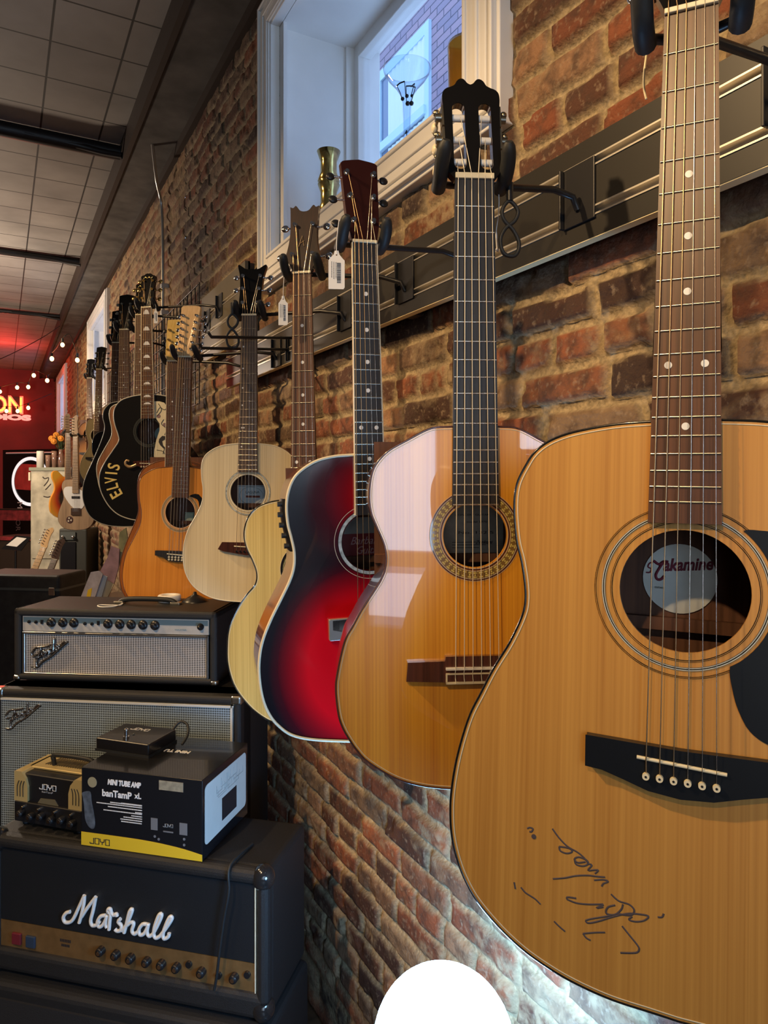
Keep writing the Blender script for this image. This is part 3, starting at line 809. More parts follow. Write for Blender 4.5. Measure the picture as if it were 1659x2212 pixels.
# ---------------------------------------------------------------- 1. the big honey dreadnought
def tak_paper(R, fr, hz, y):
    c = fr.loc(1468, 1250, y)
    o = MB().prism(circ(c, .0335, 48), y-.0008, y).build('label_sticker', mat('pearly_label_paper', (.62, .64, .60), .35, .2, noise=.12, nscale=25), R)
    red = mat('maroon_ink', (.16, .01, .03), .6)
    L_ = lambda pts: [(p[0], y-.0014, p[1]) for p in [fr.loc(a, b_, y) for a, b_ in pts]]
    st = MB()
    st.tube(L_(smooth([(1411, 1216), (1404, 1216), (1400, 1224), (1407, 1229), (1404, 1236), (1396, 1236)], 4)), .0007, 5)
    st.tube(L_(smooth([(1412, 1211), (1424, 1219), (1434, 1213), (1444, 1214)], 4)), .0014, 6)
    st.tube(L_(smooth([(1432, 1216), (1424, 1228), (1417, 1242), (1420, 1251), (1428, 1251), (1435, 1244)], 4)), .0013, 6)
    st.build('printed_lettering', red, o)
    text_part('printed_lettering', 'akamine', .0165, red, o, *fr.loc(1486, 1219, y), y-.0012, w=.045, shear=.3, rot=math.radians(5), bold=.0005)
    text_part('printed_lettering', 'GUITARS', .0025, M_dgrey, o, *fr.loc(1424, 1269, y), y-.0012, w=.008)
def tak_guard(R, fr, hc, T):
    px = [(1606, 1148), (1640, 1146), (1700, 1160), (1740, 1230), (1765, 1350), (1765, 1480), (1745, 1580), (1700, 1615), (1659, 1608), (1620, 1580), (1595, 1535), (1582, 1490), (1577, 1440), (1605, 1425), (1640, 1375), (1657, 1300), (1649, 1225), (1632, 1178)]
    pts = smooth([fr.loc(a, b_, T) for a, b_ in px], 4, True)[::-1]
    # follow the sound hole ring instead of crossing it
    q = []
    for x, z in pts:
        d = math.hypot(x-hc[0], z-hc[1])
        if d < .069: x = hc[0]+(x-hc[0])*.069/d; z = hc[1]+(z-hc[1])*.069/d
        q.append((x, z))
    MB().prism(q, T-.0012, T).build('pickguard', M_guard, R, bevel=.0004)
def tak_extra(R, fr, L, T, bd, out):
    ink = mat('faded_marker_ink', (.085, .065, .07), .5)
    k = lambda pts: [(1050+a/2.724, 1700+b_/2.724) for a, b_ in pts]
    strokes = [[(390, 245), (430, 300), (480, 350), (540, 385), (580, 420), (600, 450)],
      [(430, 350), (436, 375), (470, 390), (500, 385), (505, 372), (480, 358), (430, 350)],
      [(520, 425), (530, 455), (570, 465), (600, 452), (590, 430), (545, 412), (520, 425), (540, 445), (585, 440)],
      [(600, 452), (622, 460), (600, 490), (635, 488), (660, 490), (640, 510)],
      [(393, 540), (460, 535), (530, 522), (600, 520), (650, 526), (700, 530)], [(635, 548), (690, 545), (718, 556), (690, 568), (680, 585)],
      [(475, 660), (480, 648), (530, 655)], [(475, 660), (530, 682), (600, 690), (660, 690), (690, 692), (650, 712), (690, 705)],
      [(735, 630), (780, 670), (840, 690), (870, 720), (865, 745), (840, 755), (770, 745)],
      [(805, 690), (795, 720), (760, 750), (715, 748), (705, 730), (720, 705), (760, 695)],
      [(585, 785), (600, 800), (660, 790), (740, 765), (830, 745), (900, 748), (955, 760), (930, 785), (880, 792), (840, 780), (860, 762)],
      [(585, 785), (620, 775), (700, 762), (740, 755)],
      [(800, 818), (850, 880), (890, 930), (900, 955), (880, 975), (790, 975)],
      [(570, 862), (640, 856), (700, 855)], [(570, 862), (590, 888), (615, 902)],
      [(242, 245), (255, 238), (275, 245), (268, 262), (255, 262)], [(275, 285), (288, 292), (280, 302)],
      [(1010, 765), (1035, 765), (1045, 745)],
      [(205, 590), (230, 620), (260, 640), (290, 660), (320, 690)], [(400, 790), (430, 820), (465, 850)], [(165, 560), (172, 600)]]
    b = MB()
    for s_ in strokes:
        p = [fr.loc(*q, T) for q in k(s_)]
        p = smooth(p, 4); b.tube([(x, T-.0001, z) for x, z in p], .00085, 6, flat=.3)
    b.build('signature', ink, R)
    o_ = fr.loc(*k([(281, 292)])[0], T); MB().cyl((o_[0], T-.0003, o_[1]), (o_[0], T, o_[1]), .0022, n=12).build('signature', ink, R)
tak_out = [(1470, 906), (1405, 910), (1330, 916), (1260, 928), (1215, 940), (1180, 956), (1155, 976), (1138, 1000), (1116, 1045), (1110, 1096), (1115, 1165), (1126, 1213), (1133, 1261), (1134, 1299), (1126, 1333), (1100, 1388), (1066, 1443), (1039, 1495), (1012, 1550), (988, 1630), (975, 1703), (972, 1757), (976, 1810), (990, 1866), (1010, 1913), (1034, 1952), (1078, 2004), (1129, 2052), (1185, 2092), (1244, 2126), (1320, 2160), (1406, 2188), (1470, 2209)]
tak_head = dict(out=head_paddle(.0215, .031, .037, .17), mat=M_dmaho, face=M_head, pegs=(.045, .085, .125), pw=lerp(.021, .026, .04, .13), ew=lerp(.034, .039, .04, .13))
GR = {}
GR['tak'] = guitar(dict(label='honey coloured dreadnought with a handwritten signature below its black bridge, nearest the camera', nut=(1493, 22), sad=(1471, 1650), Z=.6257, ratio=.942, L=.648, a=-24, out=tak_out,
    top=M_cedar, side=M_tak_side, bind=M_lacq, bind2=M_cream, bw=.0012, hole=(1478, 1277), hr=.0515, nf=19, fend=(1480, 1131), wn=.0435, we=.0575, fb=M_rose_light,
    rings=[(.0575, .0581, M_lacq), (.0588, .0592, M_lacq), (.0635, .0665, M_dgrey), (.0640, .0645, M_lgrey), (.0648, .0653, M_lacq), (.0655, .0662, M_lgrey), (.0710, .0715, M_lacq), (.0722, .0726, M_lacq)],
    paper=tak_paper, guard=tak_guard, dots=(5, 7, 9, 12, 15), dotr=.0032, dotm=M_white, head=tak_head, ns=6, ws=.0535, brm=M_guard,
    bridge_out=[(1471, 1622), (1265, 1586), (1264, 1653), (1300, 1662), (1345, 1682), (1400, 1708), (1471, 1727)], extra=tak_extra, neck=M_maho, sr=(.00062, .00052, .00042, .00036, .00030, .00026), frr=.0011))

# ---------------------------------------------------------------- 2. the glossy orange classical guitar
def cl_paper(R, fr, hz, y):
    c = fr.loc(1020, 1148, y)
    o = MB().box(c[0]-.046, c[0]+.046, y-.0006, y, c[1]-.034, c[1]+.040).build('label_sticker', mat('greyed_label_paper', (.42, .42, .36), .6, noise=.25, nscale=60), R)
    for s_, sz, px, w_ in (('TAKAMINE & CO', .0055, (1028, 1150), .052), ('CONCERT GUITAR', .004, (1020, 1112), .05), ('model 1970', .004, (1030, 1127), .03)):
        if s_.startswith('TAK'): s_ = 'No. 132 S'
        text_part('printed_lettering', s_, sz, M_ink, o, *fr.loc(*px, y), y-.0012, w=w_)
    text_part('printed_lettering', 'Zenkuni', .008, M_ink, o, *fr.loc(1045, 1171, y), y-.0012, w=.026, shear=.4)
    b = MB()
    for k in range(3):
        z = c[1]-.016-k*.004; b.box(c[0]-.03, c[0]+.03-.01*k, y-.0010, y-.0006, z, z+.0008)
    b.build('printed_lettering', M_ink, o)
cl_head = dict(out=[(.0262, 0), (.030, .004), (.036, .012), (.0365, .02), (.0385, .10), (.0395, .118), (.0385, .128), (.034, .1335), (.028, .136), (.022, .1395), (.0185, .1455), (.014, .149), (.009, .1485), (.004, .1425), (0, .1405)], mat=M_dmaho, face=M_head,
    pegs=(.028, .061, .094), pw=.018, ew=.0385, slotted=True, btn=M_cream, pegm=mat('tarnished_nickel', (.30, .27, .21), .35, 1),
    slots=[rrect(.0095, .0265, .014, .112, .008, 5), rrect(-.0265, -.0095, .014, .112, .008, 5)])
cl_out = [(1025, 918), (972, 921), (930, 925), (880, 950), (838, 974), (812, 1002), (801, 1030), (797, 1071), (801, 1107), (813, 1138), (830, 1180), (833, 1217), (822, 1253), (783, 1314), (762, 1352), (744, 1386), (728.5, 1453), (725, 1490), (730, 1540), (739, 1570), (752, 1594), (770, 1620), (795, 1646), (853, 1681), (910, 1698), (970, 1704.5), (1029, 1706)]
GR['classical'] = guitar(dict(label='glossy orange classical guitar with slotted head and mosaic rosette, second from the right', nut=(1025, 387), sad=(1029, 1442), Z=.953, L=.650, a=4, out=cl_out,
    top=M_class, side=M_class_side, bind=M_class_side, bind2=M_cream, bw=.0015, hole=(1021, 1156), hr=.043, nf=19, wn=.052, we=.0625, fend=(1025, 1092), fb=M_ebony, nuth=.0075, nutm=M_ivory,
    rings=[(.0445, .0452, M_cream), (.0453, .0475, M_class_side), (.048, .0486, M_cream), (.0486, .0585, mat('brown_rosette_field', (.22, .13, .035), .3, coat=.6)), (.0585, .0592, M_cream), (.0592, .0612, M_class_side), (.0614, .0618, M_cream)],
    tiles=(.0535, 44, .0048, mat('mosaic_gold', (.62, .50, .14), .4)), paper=cl_paper, dots=(), head=cl_head, ns=6, ws=.058, classic=True, brm=M_class_side,
    bridge_half=[(0, -.650+.016), (-.0415, -.650+.016), (-.0425, -.650+.010), (-.092, -.650+.009), (-.094, -.650-.016), (-.0425, -.650-.018), (-.0415, -.650-.0215), (0, -.650-.0215)],
    sr=(.00060, .00058, .00052, .00052, .00048, .00044), sm=(M_nylon, M_nylon), depth=.095, neck=M_maho, frr=.0014))

# ---------------------------------------------------------------- 3. the red sunburst
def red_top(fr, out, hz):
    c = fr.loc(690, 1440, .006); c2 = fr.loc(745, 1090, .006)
    return burst('cherry_sunburst_painted_shade', [(-.015, c[1]), (-.01, c2[1]+.01)], [(.195, .215), (.17, .20)], [(0, (.88, .004, .014)), (.50, (.78, .003, .012)), (.64, (.30, .003, .010)), (.76, (.055, .003, .009)), (.84, (.008, .006, .010)), (1, (.004, .005, .008))], adds=[(1, 0), (.34, .62)])  # red with black rim is the finish; upper maroon is shade painted in
M_abalone = mat('abalone', (.62, .68, .66), .2, .3, coat=.8, noise=.5, nscale=140)
def red_paper(R, fr, hz, y):
    a = fr.loc(738, 1190, y)[0]; b_ = fr.loc(850, 1190, y)[0]; z0 = fr.loc(790, 1206, y)[1]; z1 = fr.loc(790, 1152, y)[1]
    MB().box(a, b_, y-.0004, y, z1, z1+.03).build('label_sticker', mat('grey_label', (.36, .36, .33), .6), R)
    o = MB().box(a, b_, y-.0008, y, z0, z1).build('label_sticker', mat('crimson_label', (.26, .025, .03), .5), R)
    MB().box(a, b_, y-.0006, y, z0-.006, z0).build('label_sticker', M_paper, R)
    pk = mat('pink_print', (.62, .36, .38), .6)
    text_part('printed_lettering', 'Barbara', .020, pk, o, *fr.loc(790, 1167, y), y-.002, w=.058, shear=.4)
    text_part('printed_lettering', 'Guitars', .020, pk, o, *fr.loc(800, 1187, y), y-.002, w=.052, shear=.4)
def red_extra(R, fr, L, T, bd, out):
    # preamp on the upper left side
    def on_side(zz):
        c = [(x, z) for x, z in out if x < 0]; return min(c, key=lambda q: abs(q[1]-zz)+ (0 if q[0] < -.05 else 9))[0]
    zt = fr.loc(612, 1078, T)[1]; zb = fr.loc(628, 1193, T)[1]
    n = 10; b = MB(); k = MB()
    rows = [(on_side(zt+(zb-zt)*i/n), zt+(zb-zt)*i/n) for i in range(n+1)]
    for i in range(n):
        (xa, za), (xb, zc) = rows[i], rows[i+1]
        b.add([(xa-.004, T+.012, za), (xb-.004, T+.012, zc), (xb-.004, T+.055, zc), (xa-.004, T+.055, za), (xa, T+.010, za), (xb, T+.010, zc)], [(0, 3, 2, 1), (0, 1, 5, 4)], True)
    pre = b.build('preamp_panel', M_black, R)
    for i in range(1, 6):
        x, z = rows[i*2-1]; MB().cyl((x-.002, T+.022, z), (x-.012, T+.022, z), .0045, n=12).build('slider_knob', M_rubber, pre)
    # pale block glued where the bridge begins
    a = fr.loc(709, 1337, T); c = fr.loc(757, 1379, T)
    w_ = -a[0]
    MB().rbox(a[0], -.0, T-.009, T, c[1], a[1], .002).build('bridge_wing', mat('brushed_grey_plate', (.42, .42, .40), .35, .5, noise=.1), R)
red_out = [(795, 980), (759, 982), (722, 985), (686, 994), (656, 1011), (634.5, 1032), (622, 1062), (618, 1095), (621, 1132), (628.5, 1162), (634.5, 1192), (634, 1223), (625.5, 1253), (607, 1292), (583, 1341), (566, 1386), (559, 1429), (560, 1471), (568, 1514), (583, 1547), (604, 1571), (631.5, 1589), (677, 1598.5), (750, 1602), (806, 1603)]
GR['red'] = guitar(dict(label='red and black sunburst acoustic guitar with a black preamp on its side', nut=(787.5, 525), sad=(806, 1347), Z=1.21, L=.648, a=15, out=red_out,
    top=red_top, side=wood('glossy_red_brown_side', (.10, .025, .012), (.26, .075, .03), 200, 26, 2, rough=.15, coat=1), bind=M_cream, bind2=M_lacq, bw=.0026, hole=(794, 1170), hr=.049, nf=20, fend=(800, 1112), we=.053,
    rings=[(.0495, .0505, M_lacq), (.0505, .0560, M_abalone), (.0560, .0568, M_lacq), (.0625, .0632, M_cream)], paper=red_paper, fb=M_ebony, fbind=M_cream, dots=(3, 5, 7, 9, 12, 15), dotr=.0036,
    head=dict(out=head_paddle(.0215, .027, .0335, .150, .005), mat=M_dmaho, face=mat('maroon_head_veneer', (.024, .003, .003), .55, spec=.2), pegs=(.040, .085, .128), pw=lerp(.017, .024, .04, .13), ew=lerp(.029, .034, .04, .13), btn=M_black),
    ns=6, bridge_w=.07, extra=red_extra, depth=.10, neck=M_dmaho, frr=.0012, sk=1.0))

# ---------------------------------------------------------------- 4. acoustic bass
bass_out = [(652, 1074), (606, 1080), (580, 1085), (556, 1095), (537.6, 1114), (528.5, 1138), (527, 1162), (533, 1186), (545, 1211), (554, 1238), (551, 1262), (531.5, 1286), (510, 1320), (495, 1356), (490.6, 1392), (492, 1435), (504, 1477), (525.5, 1510.6), (556, 1541), (595, 1562), (660, 1573)]
def bass_head_logo(HS, fr):
    q = MB().tube([headmap(V(p)) for p in [(-.009, -.003, .062), (-.002, -.003, .088), (.003, -.003, .064)]], .0012, 6); q.tube([headmap(V(p)) for p in [(-.007, -.003, .07), (.003, -.003, .076)]], .0009, 6)
    q.build('head_logo', mat('dull_brass_inlay', (.32, .20, .09), .4), HS)
GR['bass'] = guitar(dict(label='straw coloured four-string acoustic bass hanging behind the red sunburst guitar', nut=(652, 591), sad=(659, 1430), Z=1.55, L=.85, a=-8, out=bass_out,
    top=M_bass, side=M_maho, bind=M_lacq, bind2=M_cream, bw=.0016, hole=(655, 1230), hr=.048, nf=20, wn=.041, we=.062, fb=M_rose, dots=(3, 5, 7, 9, 12), dotr=.0036,
    rings=[(.049, .0500, M_lacq), (.0505, .0555, M_lacq), (.056, .0565, M_cream)],
    head=dict(out=[(.0205, 0), (.024, .014), (.036, .034), (.0365, .046), (.0315, .075), (.030, .105), (.032, .150), (.033, .158), (.026, .156), (.021, .161), (.017, .158), (.011, .150), (.005, .147), (0, .1465)], mat=M_dmaho, face=wood('dark_head_veneer', (.010, .003, .002), (.030, .009, .005), 200, 30, 2, rough=.6, coat=.05), pegs=(.045, .115), pw=lerp(.023, .020, .045, .115), ew=lerp(.040, .033, .045, .115), bs=1.15, logo=bass_head_logo),
    ns=4, ws=.058, bridge_w=.08, sk=1.8, depth=.10, neck=M_maho, frr=.0014))

# ---------------------------------------------------------------- 5. pale dreadnought
def lag_paper(R, fr, hz, y):
    a = fr.loc(513, 1048, y); c = fr.loc(573, 1093, y)
    o = MB().box(a[0], c[0], y-.0006, y, c[1], a[1]).build('label_sticker', mat('blue_white_label', (.60, .66, .68), .6), R)
    b = MB(); x0, x1, z0, z1 = a[0], c[0], c[1], a[1]; cx = (x0+x1)/2; cz = (z0+z1)/2
    b.tube([(x0+.003, y-.0008, z0+.003), (x1-.003, y-.0008, z0+.003), (x1-.003, y-.0008, z1-.003), (x0+.003, y-.0008, z1-.003)], .0007, 4, closed=True)
    b.tube([(cx+math.cos(t)*(x1-x0)*.42, y-.0008, cz+math.sin(t)*(z1-z0)*.42) for t in [2*PI*i/40 for i in range(40)]], .0006, 4, closed=True)
    b.build('printed_frame', M_dgrey, o)
    text_part('printed_lettering', 'LAGUNA', .0105, M_ink, o, cx+.004, cz+.010, y-.0012, w=.040, rot=.03)
    MB().box(cx-.016, cx+.026, y-.001, y-.0006, cz-.006, cz).build('printed_band', mat('brick_red_print', (.22, .05, .03), .6), o)
lag_out = [(536, 956), (512, 958), (481, 962), (457.6, 972), (441, 987), (435, 1008), (435.6, 1035), (438.5, 1058.5), (436, 1085.6), (424, 1113), (407, 1143), (397, 1177), (395.6, 1211), (402, 1241.5), (420, 1269), (451, 1289), (485, 1297.5), (533, 1301)]
GR['laguna'] = guitar(dict(label='pale natural spruce dreadnought with a black notched headstock', nut=(538.4, 682), sad=(533, 1181), Z=1.985, L=.648, a=-4, out=lag_out,
    top=M_pale, side=M_maho, bind=M_cream, bw=.0016, hole=(541, 1064), hr=.050, nf=20, fend=(535, 1020), fb=wood('grey_rosewood', (.040, .026, .020), (.105, .070, .050), 300, 40, 3, rough=.5, coat=0), sidedots=True, dotr=.0022, we=.056,
    rings=[(.0508, .054, M_cream), (.0548, .0555, M_dgrey), (.0600, .0640, M_abalone), (.0645, .0650, M_dgrey)], paper=lag_paper,
    head=dict(out=[(.0215, 0), (.027, .010), (.0315, .035), (.031, .075), (.0335, .115), (.0395, .140), (.041, .150), (.0375, .1515), (.030, .147), (.020, .140), (.010, .138), (0, .1395)], mat=M_dmaho, face=M_head, pegs=(.038, .080, .118), pw=lerp(.021, .025, .04, .12), ew=lerp(.033, .036, .04, .12)),
    ns=6, depth=.10, neck=M_maho, bridge_half=[(0, -.636), (-.070, -.636), (-.082, -.656), (-.066, -.662), (-.045, -.665), (0, -.672)], brm=M_dmaho, pinm=M_lacq))

# ---------------------------------------------------------------- 6, 7. the two orange guitars
def guard_generic(scale=1.0, col=None):
    def f(R, fr, hc, T):
        pts = [(.030, .055), (.058, .045), (.066, .02), (.066, -.02), (.055, -.048), (.028, -.070), (.030, -.078), (.060, -.105), (.095, -.105), (.105, -.07), (.100, -.02), (.090, .02), (.062, .062)]
        q = []
        for x, z in smooth([(x*scale, z*scale) for x, z in pts], 3, True):
            d = math.hypot(x, z)
            if d < .060*scale: x *= .060*scale/d; z *= .060*scale/d
            q.append((hc[0]+x, hc[1]+z))
        MB().prism(q, T-.001, T).build('pickguard', col or M_guard, R)
    return f
def tw_paper(R, fr, hz, y):
    a = fr.loc(400, 1106, y); c = fr.loc(418, 1131, y)
    o = MB().box(a[0], c[0], y-.0006, y, c[1], a[1]).build('label_sticker', mat('green_white_label', (.55, .60, .42), .6), R)
    MB().tube([(a[0]+.002, y-.001, c[1]+.002), (c[0]-.002, y-.001, c[1]+.002), (c[0]-.002, y-.001, a[1]-.002), (a[0]+.002, y-.001, a[1]-.002)], .0010, 4, closed=True).build('printed_frame', mat('green_ink', (.08, .22, .10), .6), o)
tw_out = [(392, 1004), (371, 1008), (339, 1011), (319, 1019.5), (305, 1031), (300, 1048), (301, 1079), (305, 1106), (302, 1133), (288, 1163.6), (273, 1194), (265, 1228), (264.4, 1255), (271, 1279), (285, 1297), (325, 1311), (384, 1316)]
GR['twelve'] = guitar(dict(label='amber twelve-string dreadnought with a long maple headstock', nut=(399.5, 772), sad=(384, 1198), Z=2.327, L=.648, a=-8, out=tw_out,
    top=M_orange, side=M_maho, bind=M_maho, bw=.0014, hole=(390, 1107), hr=.051, nf=20, fend=(388, 1075), wn=.047, we=.057, fb=M_rose, dotr=.0018,
    rings=[(.0515, .053, M_cream), (.057, .0645, mat('tan_rosette', (.30, .21, .11), .5)), (.0565, .0572, M_cream), (.0643, .0650, M_cream)], paper=tw_paper, guard=guard_generic(),
    head=dict(out=[(.0235, 0), (.025, .006), (.030, .016), (.0295, .026), (.0285, .04), (.0325, .160), (.0325, .170), (.029, .176), (.015, .178), (0, .178)], mat=M_maple, pegs=tuple(.028+.0232*i for i in range(6)), pw=lerp(.019, .024, .03, .15), ew=lerp(.029, .034, .03, .15), bs=.9),
    ns=12, ws=.056, sk=.8, depth=.11, neck=M_maho, bridge_w=.078))
gd_out = [(371, 992), (340, 997), (316, 1008), (303, 1022), (297, 1045), (297, 1075), (299, 1100), (295, 1119), (285, 1143), (271, 1177), (261, 1210), (258, 1245), (266, 1282), (290, 1302), (330, 1312), (370, 1314)]
GR['gold'] = guitar(dict(label='burnt orange six-string with a gold maple headstock, behind the twelve-string', nut=(373, 781), sad=(371, 1160), Z=2.62, L=.648, a=-4, out=gd_out,
    top=M_orange2, side=M_orange2, bind=M_maho, bw=.0016, nf=20, fb=M_rose, fbind=M_cream, dots=(5, 7, 9, 12), sidedots=False, hr=.05, rings=[(.052, .056, M_cream)],
    head=dict(out=[(.0215, 0), (.022, .008), (.029, .030), (.0300, .04), (.0315, .150), (.031, .158), (.027, .161), (.012, .162), (0, .162)], mat=M_goldmaple, pegs=(.045, .083, .121), pw=.020, ew=.032, pegm=M_gold, btn=M_black),
    ns=6, depth=.11, neck=M_goldmaple))

# ---------------------------------------------------------------- 8. black jumbo with gold lettering
def elv_guard(R, fr, hc, T):
    px = [(332, 867), (345, 867), (355, 870), (361, 878), (364, 890), (364, 985), (358, 992), (338, 993), (333, 986), (334, 970), (338, 950), (345, 930), (345, 915), (338, 905), (332, 900)]
    o = MB().prism([fr.loc(a, b_, T) for a, b_ in px][::-1], T-.0014, T).build('pickguard', mat('cream_pickguard', (.70, .64, .45), .35, noise=.1, nscale=30), R)
    k = lambda pts: [(a/2.95, 550+b_/2.95) for a, b_ in pts]
    b = MB()
    for s_ in ([(1000, 1010), (1020, 975), (1050, 990), (1070, 960)], [(1010, 950), (1030, 990), (1000, 1030)], [(1045, 1050), (1030, 1080), (1060, 1110), (1050, 1150)], [(1000, 1245), (1040, 1255), (1060, 1290)], [(1040, 1270), (1050, 1230)]):
        b.tube([(x, T-.0016, z) for x, z in smooth([fr.loc(*q, T) for q in k(s_)], 4)], .0014, 5)
    b.build('vine_drawing', M_ink, o)
    for cx, cy in ((1012, 1030), (1050, 1085)):
        c = fr.loc(*k([(cx, cy)])[0], T); MB().prism(circ(c, .0085, 14), T-.0019, T-.0013).build('rose_drawing', mat('muted_rose', (.22, .14, .15), .6), o)
    c = [fr.loc(*q, T) for q in k([(1015, 1175), (1035, 1155), (1060, 1158), (1068, 1175), (1050, 1180), (1035, 1190), (1040, 1215), (1058, 1235), (1045, 1238), (1022, 1215), (1012, 1195)])]
    MB().prism(c[::-1], T-.0018, T-.0013).build('portrait_drawing', M_ink, o)
def elv_extra(R, fr, L, T, bd, out):
    gl = mat('gold_lettering', (.72, .55, .18), .4)
    for ch, (px, py), rot, w_ in (('E', (251, 1067), 119, .026), ('L', (242.5, 1051), 104, .022), ('V', (239.5, 1037), 93, .027), ('I', (240.5, 1022), 85, .007), ('S', (246, 1008), 76, .024)):
        x, z = fr.loc(px, py, T); text_part('gold_letter', ch, .074, gl, R, x, z, T-.0008, rot=math.radians(rot), bold=.0012, w=w_)
    # moustache ends of the bridge
    b = MB(); x0 = -.088
    for s_ in (-1, 1):
        b.tube(smooth([(s_*.05, T-.004, -L-.004), (s_*.078, T-.005, -L-.014), (s_*.098, T-.005, -L-.002), (s_*.094, T-.004, -L+.014), (s_*.082, T-.004, -L+.010)], 4), [.007]*6+[.006]*5+[.0045]*6, 8)
    b.build('bridge_curl', mat('dark_gold_edge', (.42, .28, .14), .3, .4), R)
elv_out = [(318, 851), (305, 852.5), (281, 857), (261, 865), (249, 879), (245, 896), (247.5, 916), (255, 940), (256, 953), (244, 972), (227, 997.5), (216, 1021), (214, 1041.5), (219, 1065), (234, 1092), (254, 1111), (278, 1121), (302, 1125), (320, 1126)]
crown_head = dict(out=[(.021, 0), (.0215, .012), (.031, .032), (.030, .06), (.028, .09), (.030, .125), (.0315, .137), (.027, .142), (.019, .144), (.012, .150), (.005, .152), (0, .151)], mat=M_dmaho, face=M_head, pegs=(.042, .082, .120), pw=.019, ew=.031, pegm=M_gold, btn=M_gold, rod=M_lacq, bs=1.15,
    logo=lambda HS, fr: MB().tube([headmap(V((x, -.0035, .132+.004*math.sin(x*400)))) for x in np.linspace(-.02, .02, 16)], .0028, 6).build('head_logo', M_gold, HS))
GR['elvis'] = guitar(dict(label='black jumbo guitar with gold name lettering and a cream pickguard', nut=(316, 665), sad=(320, 1001), Z=2.958, L=.648, a=-5, out=elv_out,
    top=M_lacq, side=M_lacq, bind=mat('aged_grey_binding', (.46, .44, .36), .4), bw=.0026, hole=(319, 932), hr=.050, nf=20, fend=(319, 904), wn=.044, we=.056, fb=M_rose_light, fbind=M_cream, blocks=True, dots=(1, 3, 5, 7, 9, 12, 15, 17),
    rings=[(.055, .0562, M_dgrey), (.060, .0612, M_dgrey), (.064, .0650, M_dgrey)], guard=elv_guard, extra=elv_extra, head=crown_head, ns=6, depth=.11, neck=M_maho, bridge_w=.062, brm=M_dmaho, frr=.0015,
    paper=lambda R, fr, hz, y: MB().prism(circ((.012, hz-.004), .030, 24), y-.0006, y).build('label_sticker', mat('teal_grey_label', (.26, .33, .29), .6), R)))

# ---------------------------------------------------------------- the far row
def plain(key, label, nut, sad, Z, a, out, **kw):
    g = dict(label=label, nut=nut, sad=sad, Z=Z, L=.648, a=a, out=out, side=M_maho, bind=M_cream, bw=.0022, nf=20, fb=M_rose, ns=6, depth=.10, neck=M_maho, frr=.0015,
             rings=[(.053, .058, M_cream)], head=dict(out=head_paddle(), mat=M_dmaho, face=M_head, pegs=(.045, .085, .125), pw=.02, ew=.034, pegm=M_dgrey))
    g.update(kw); GR[key] = guitar(g)
plain('brown', 'brown mahogany guitar almost hidden behind the black jumbo with gold lettering', (303, 681), (301, 1003), 3.17, -5, [(302, 868), (275, 869), (252, 873), (240, 880), (236, 892), (237, 906), (241, 926), (239.6, 944), (226, 969), (213.5, 992), (208.5, 1012), (211, 1035), (218, 1060), (240, 1090), (270, 1105), (301, 1108)], top=M_brown, fbind=M_cream,
      head=dict(crown_head))
plain('blacka', 'plain black dreadnought with a thin pale binding, left of the lettered black jumbo', (268, 713), (266, 1020), 3.3, -3, [(266, 866), (250, 868), (237, 872), (225, 885), (222, 902), (226, 922), (221, 945), (205, 985), (185, 1030), (178.5, 1056), (180, 1083), (192, 1112), (212, 1128), (238, 1136), (266, 1138)], top=M_lacq, side=M_lacq, bind=mat('aged_grey_binding', (.5,)*3), bw=.0018, rings=[])
plain('blackb', 'black guitar with a brown neck, only its left shoulder showing', (251, 741), (248, 1022), 3.6, -3, [(250, 928), (230, 930), (212, 935), (203, 945), (199, 960), (200, 978), (205, 992), (201, 1010), (192, 1030), (188, 1060), (192, 1095), (215, 1118), (248, 1122)], top=M_lacq, side=M_lacq, bind=M_lacq, rings=[], fb=M_rose_light)
plain('palefar', 'small pale tan guitar at the far end of the row', (214, 798), (209, 991), 5.15, -3, [(210, 903), (203, 905), (192, 908), (186.4, 920), (186, 935), (191, 954), (190, 969.5), (178.5, 987.6), (173, 1005.6), (174, 1021.5), (183, 1037), (195, 1044), (209, 1046)], top=M_tan, bind=M_tan, fb=M_rose_light, side=M_tan)
plain('burstfar', 'small brown sunburst guitar behind the pale tan one', (193, 817), (192, 980), 6.0, -3, [(193, 911), (186, 912), (176, 917), (168, 929), (166, 945), (171, 963), (166, 981), (158, 999), (154, 1017), (156, 1037), (165, 1053), (178, 1064), (192, 1068)],
      top=lambda fr, out, hz: burst('tobacco_sunburst', [(0, -.66), (0, -.44)], [(.20, .19), (.14, .12)], [(0, (.50, .26, .08)), (.5, (.28, .11, .03)), (.8, (.02, .01, .006)), (1, (.01, .006, .004))], rough=.3), side=M_dmaho, bind=M_dmaho, rings=[])

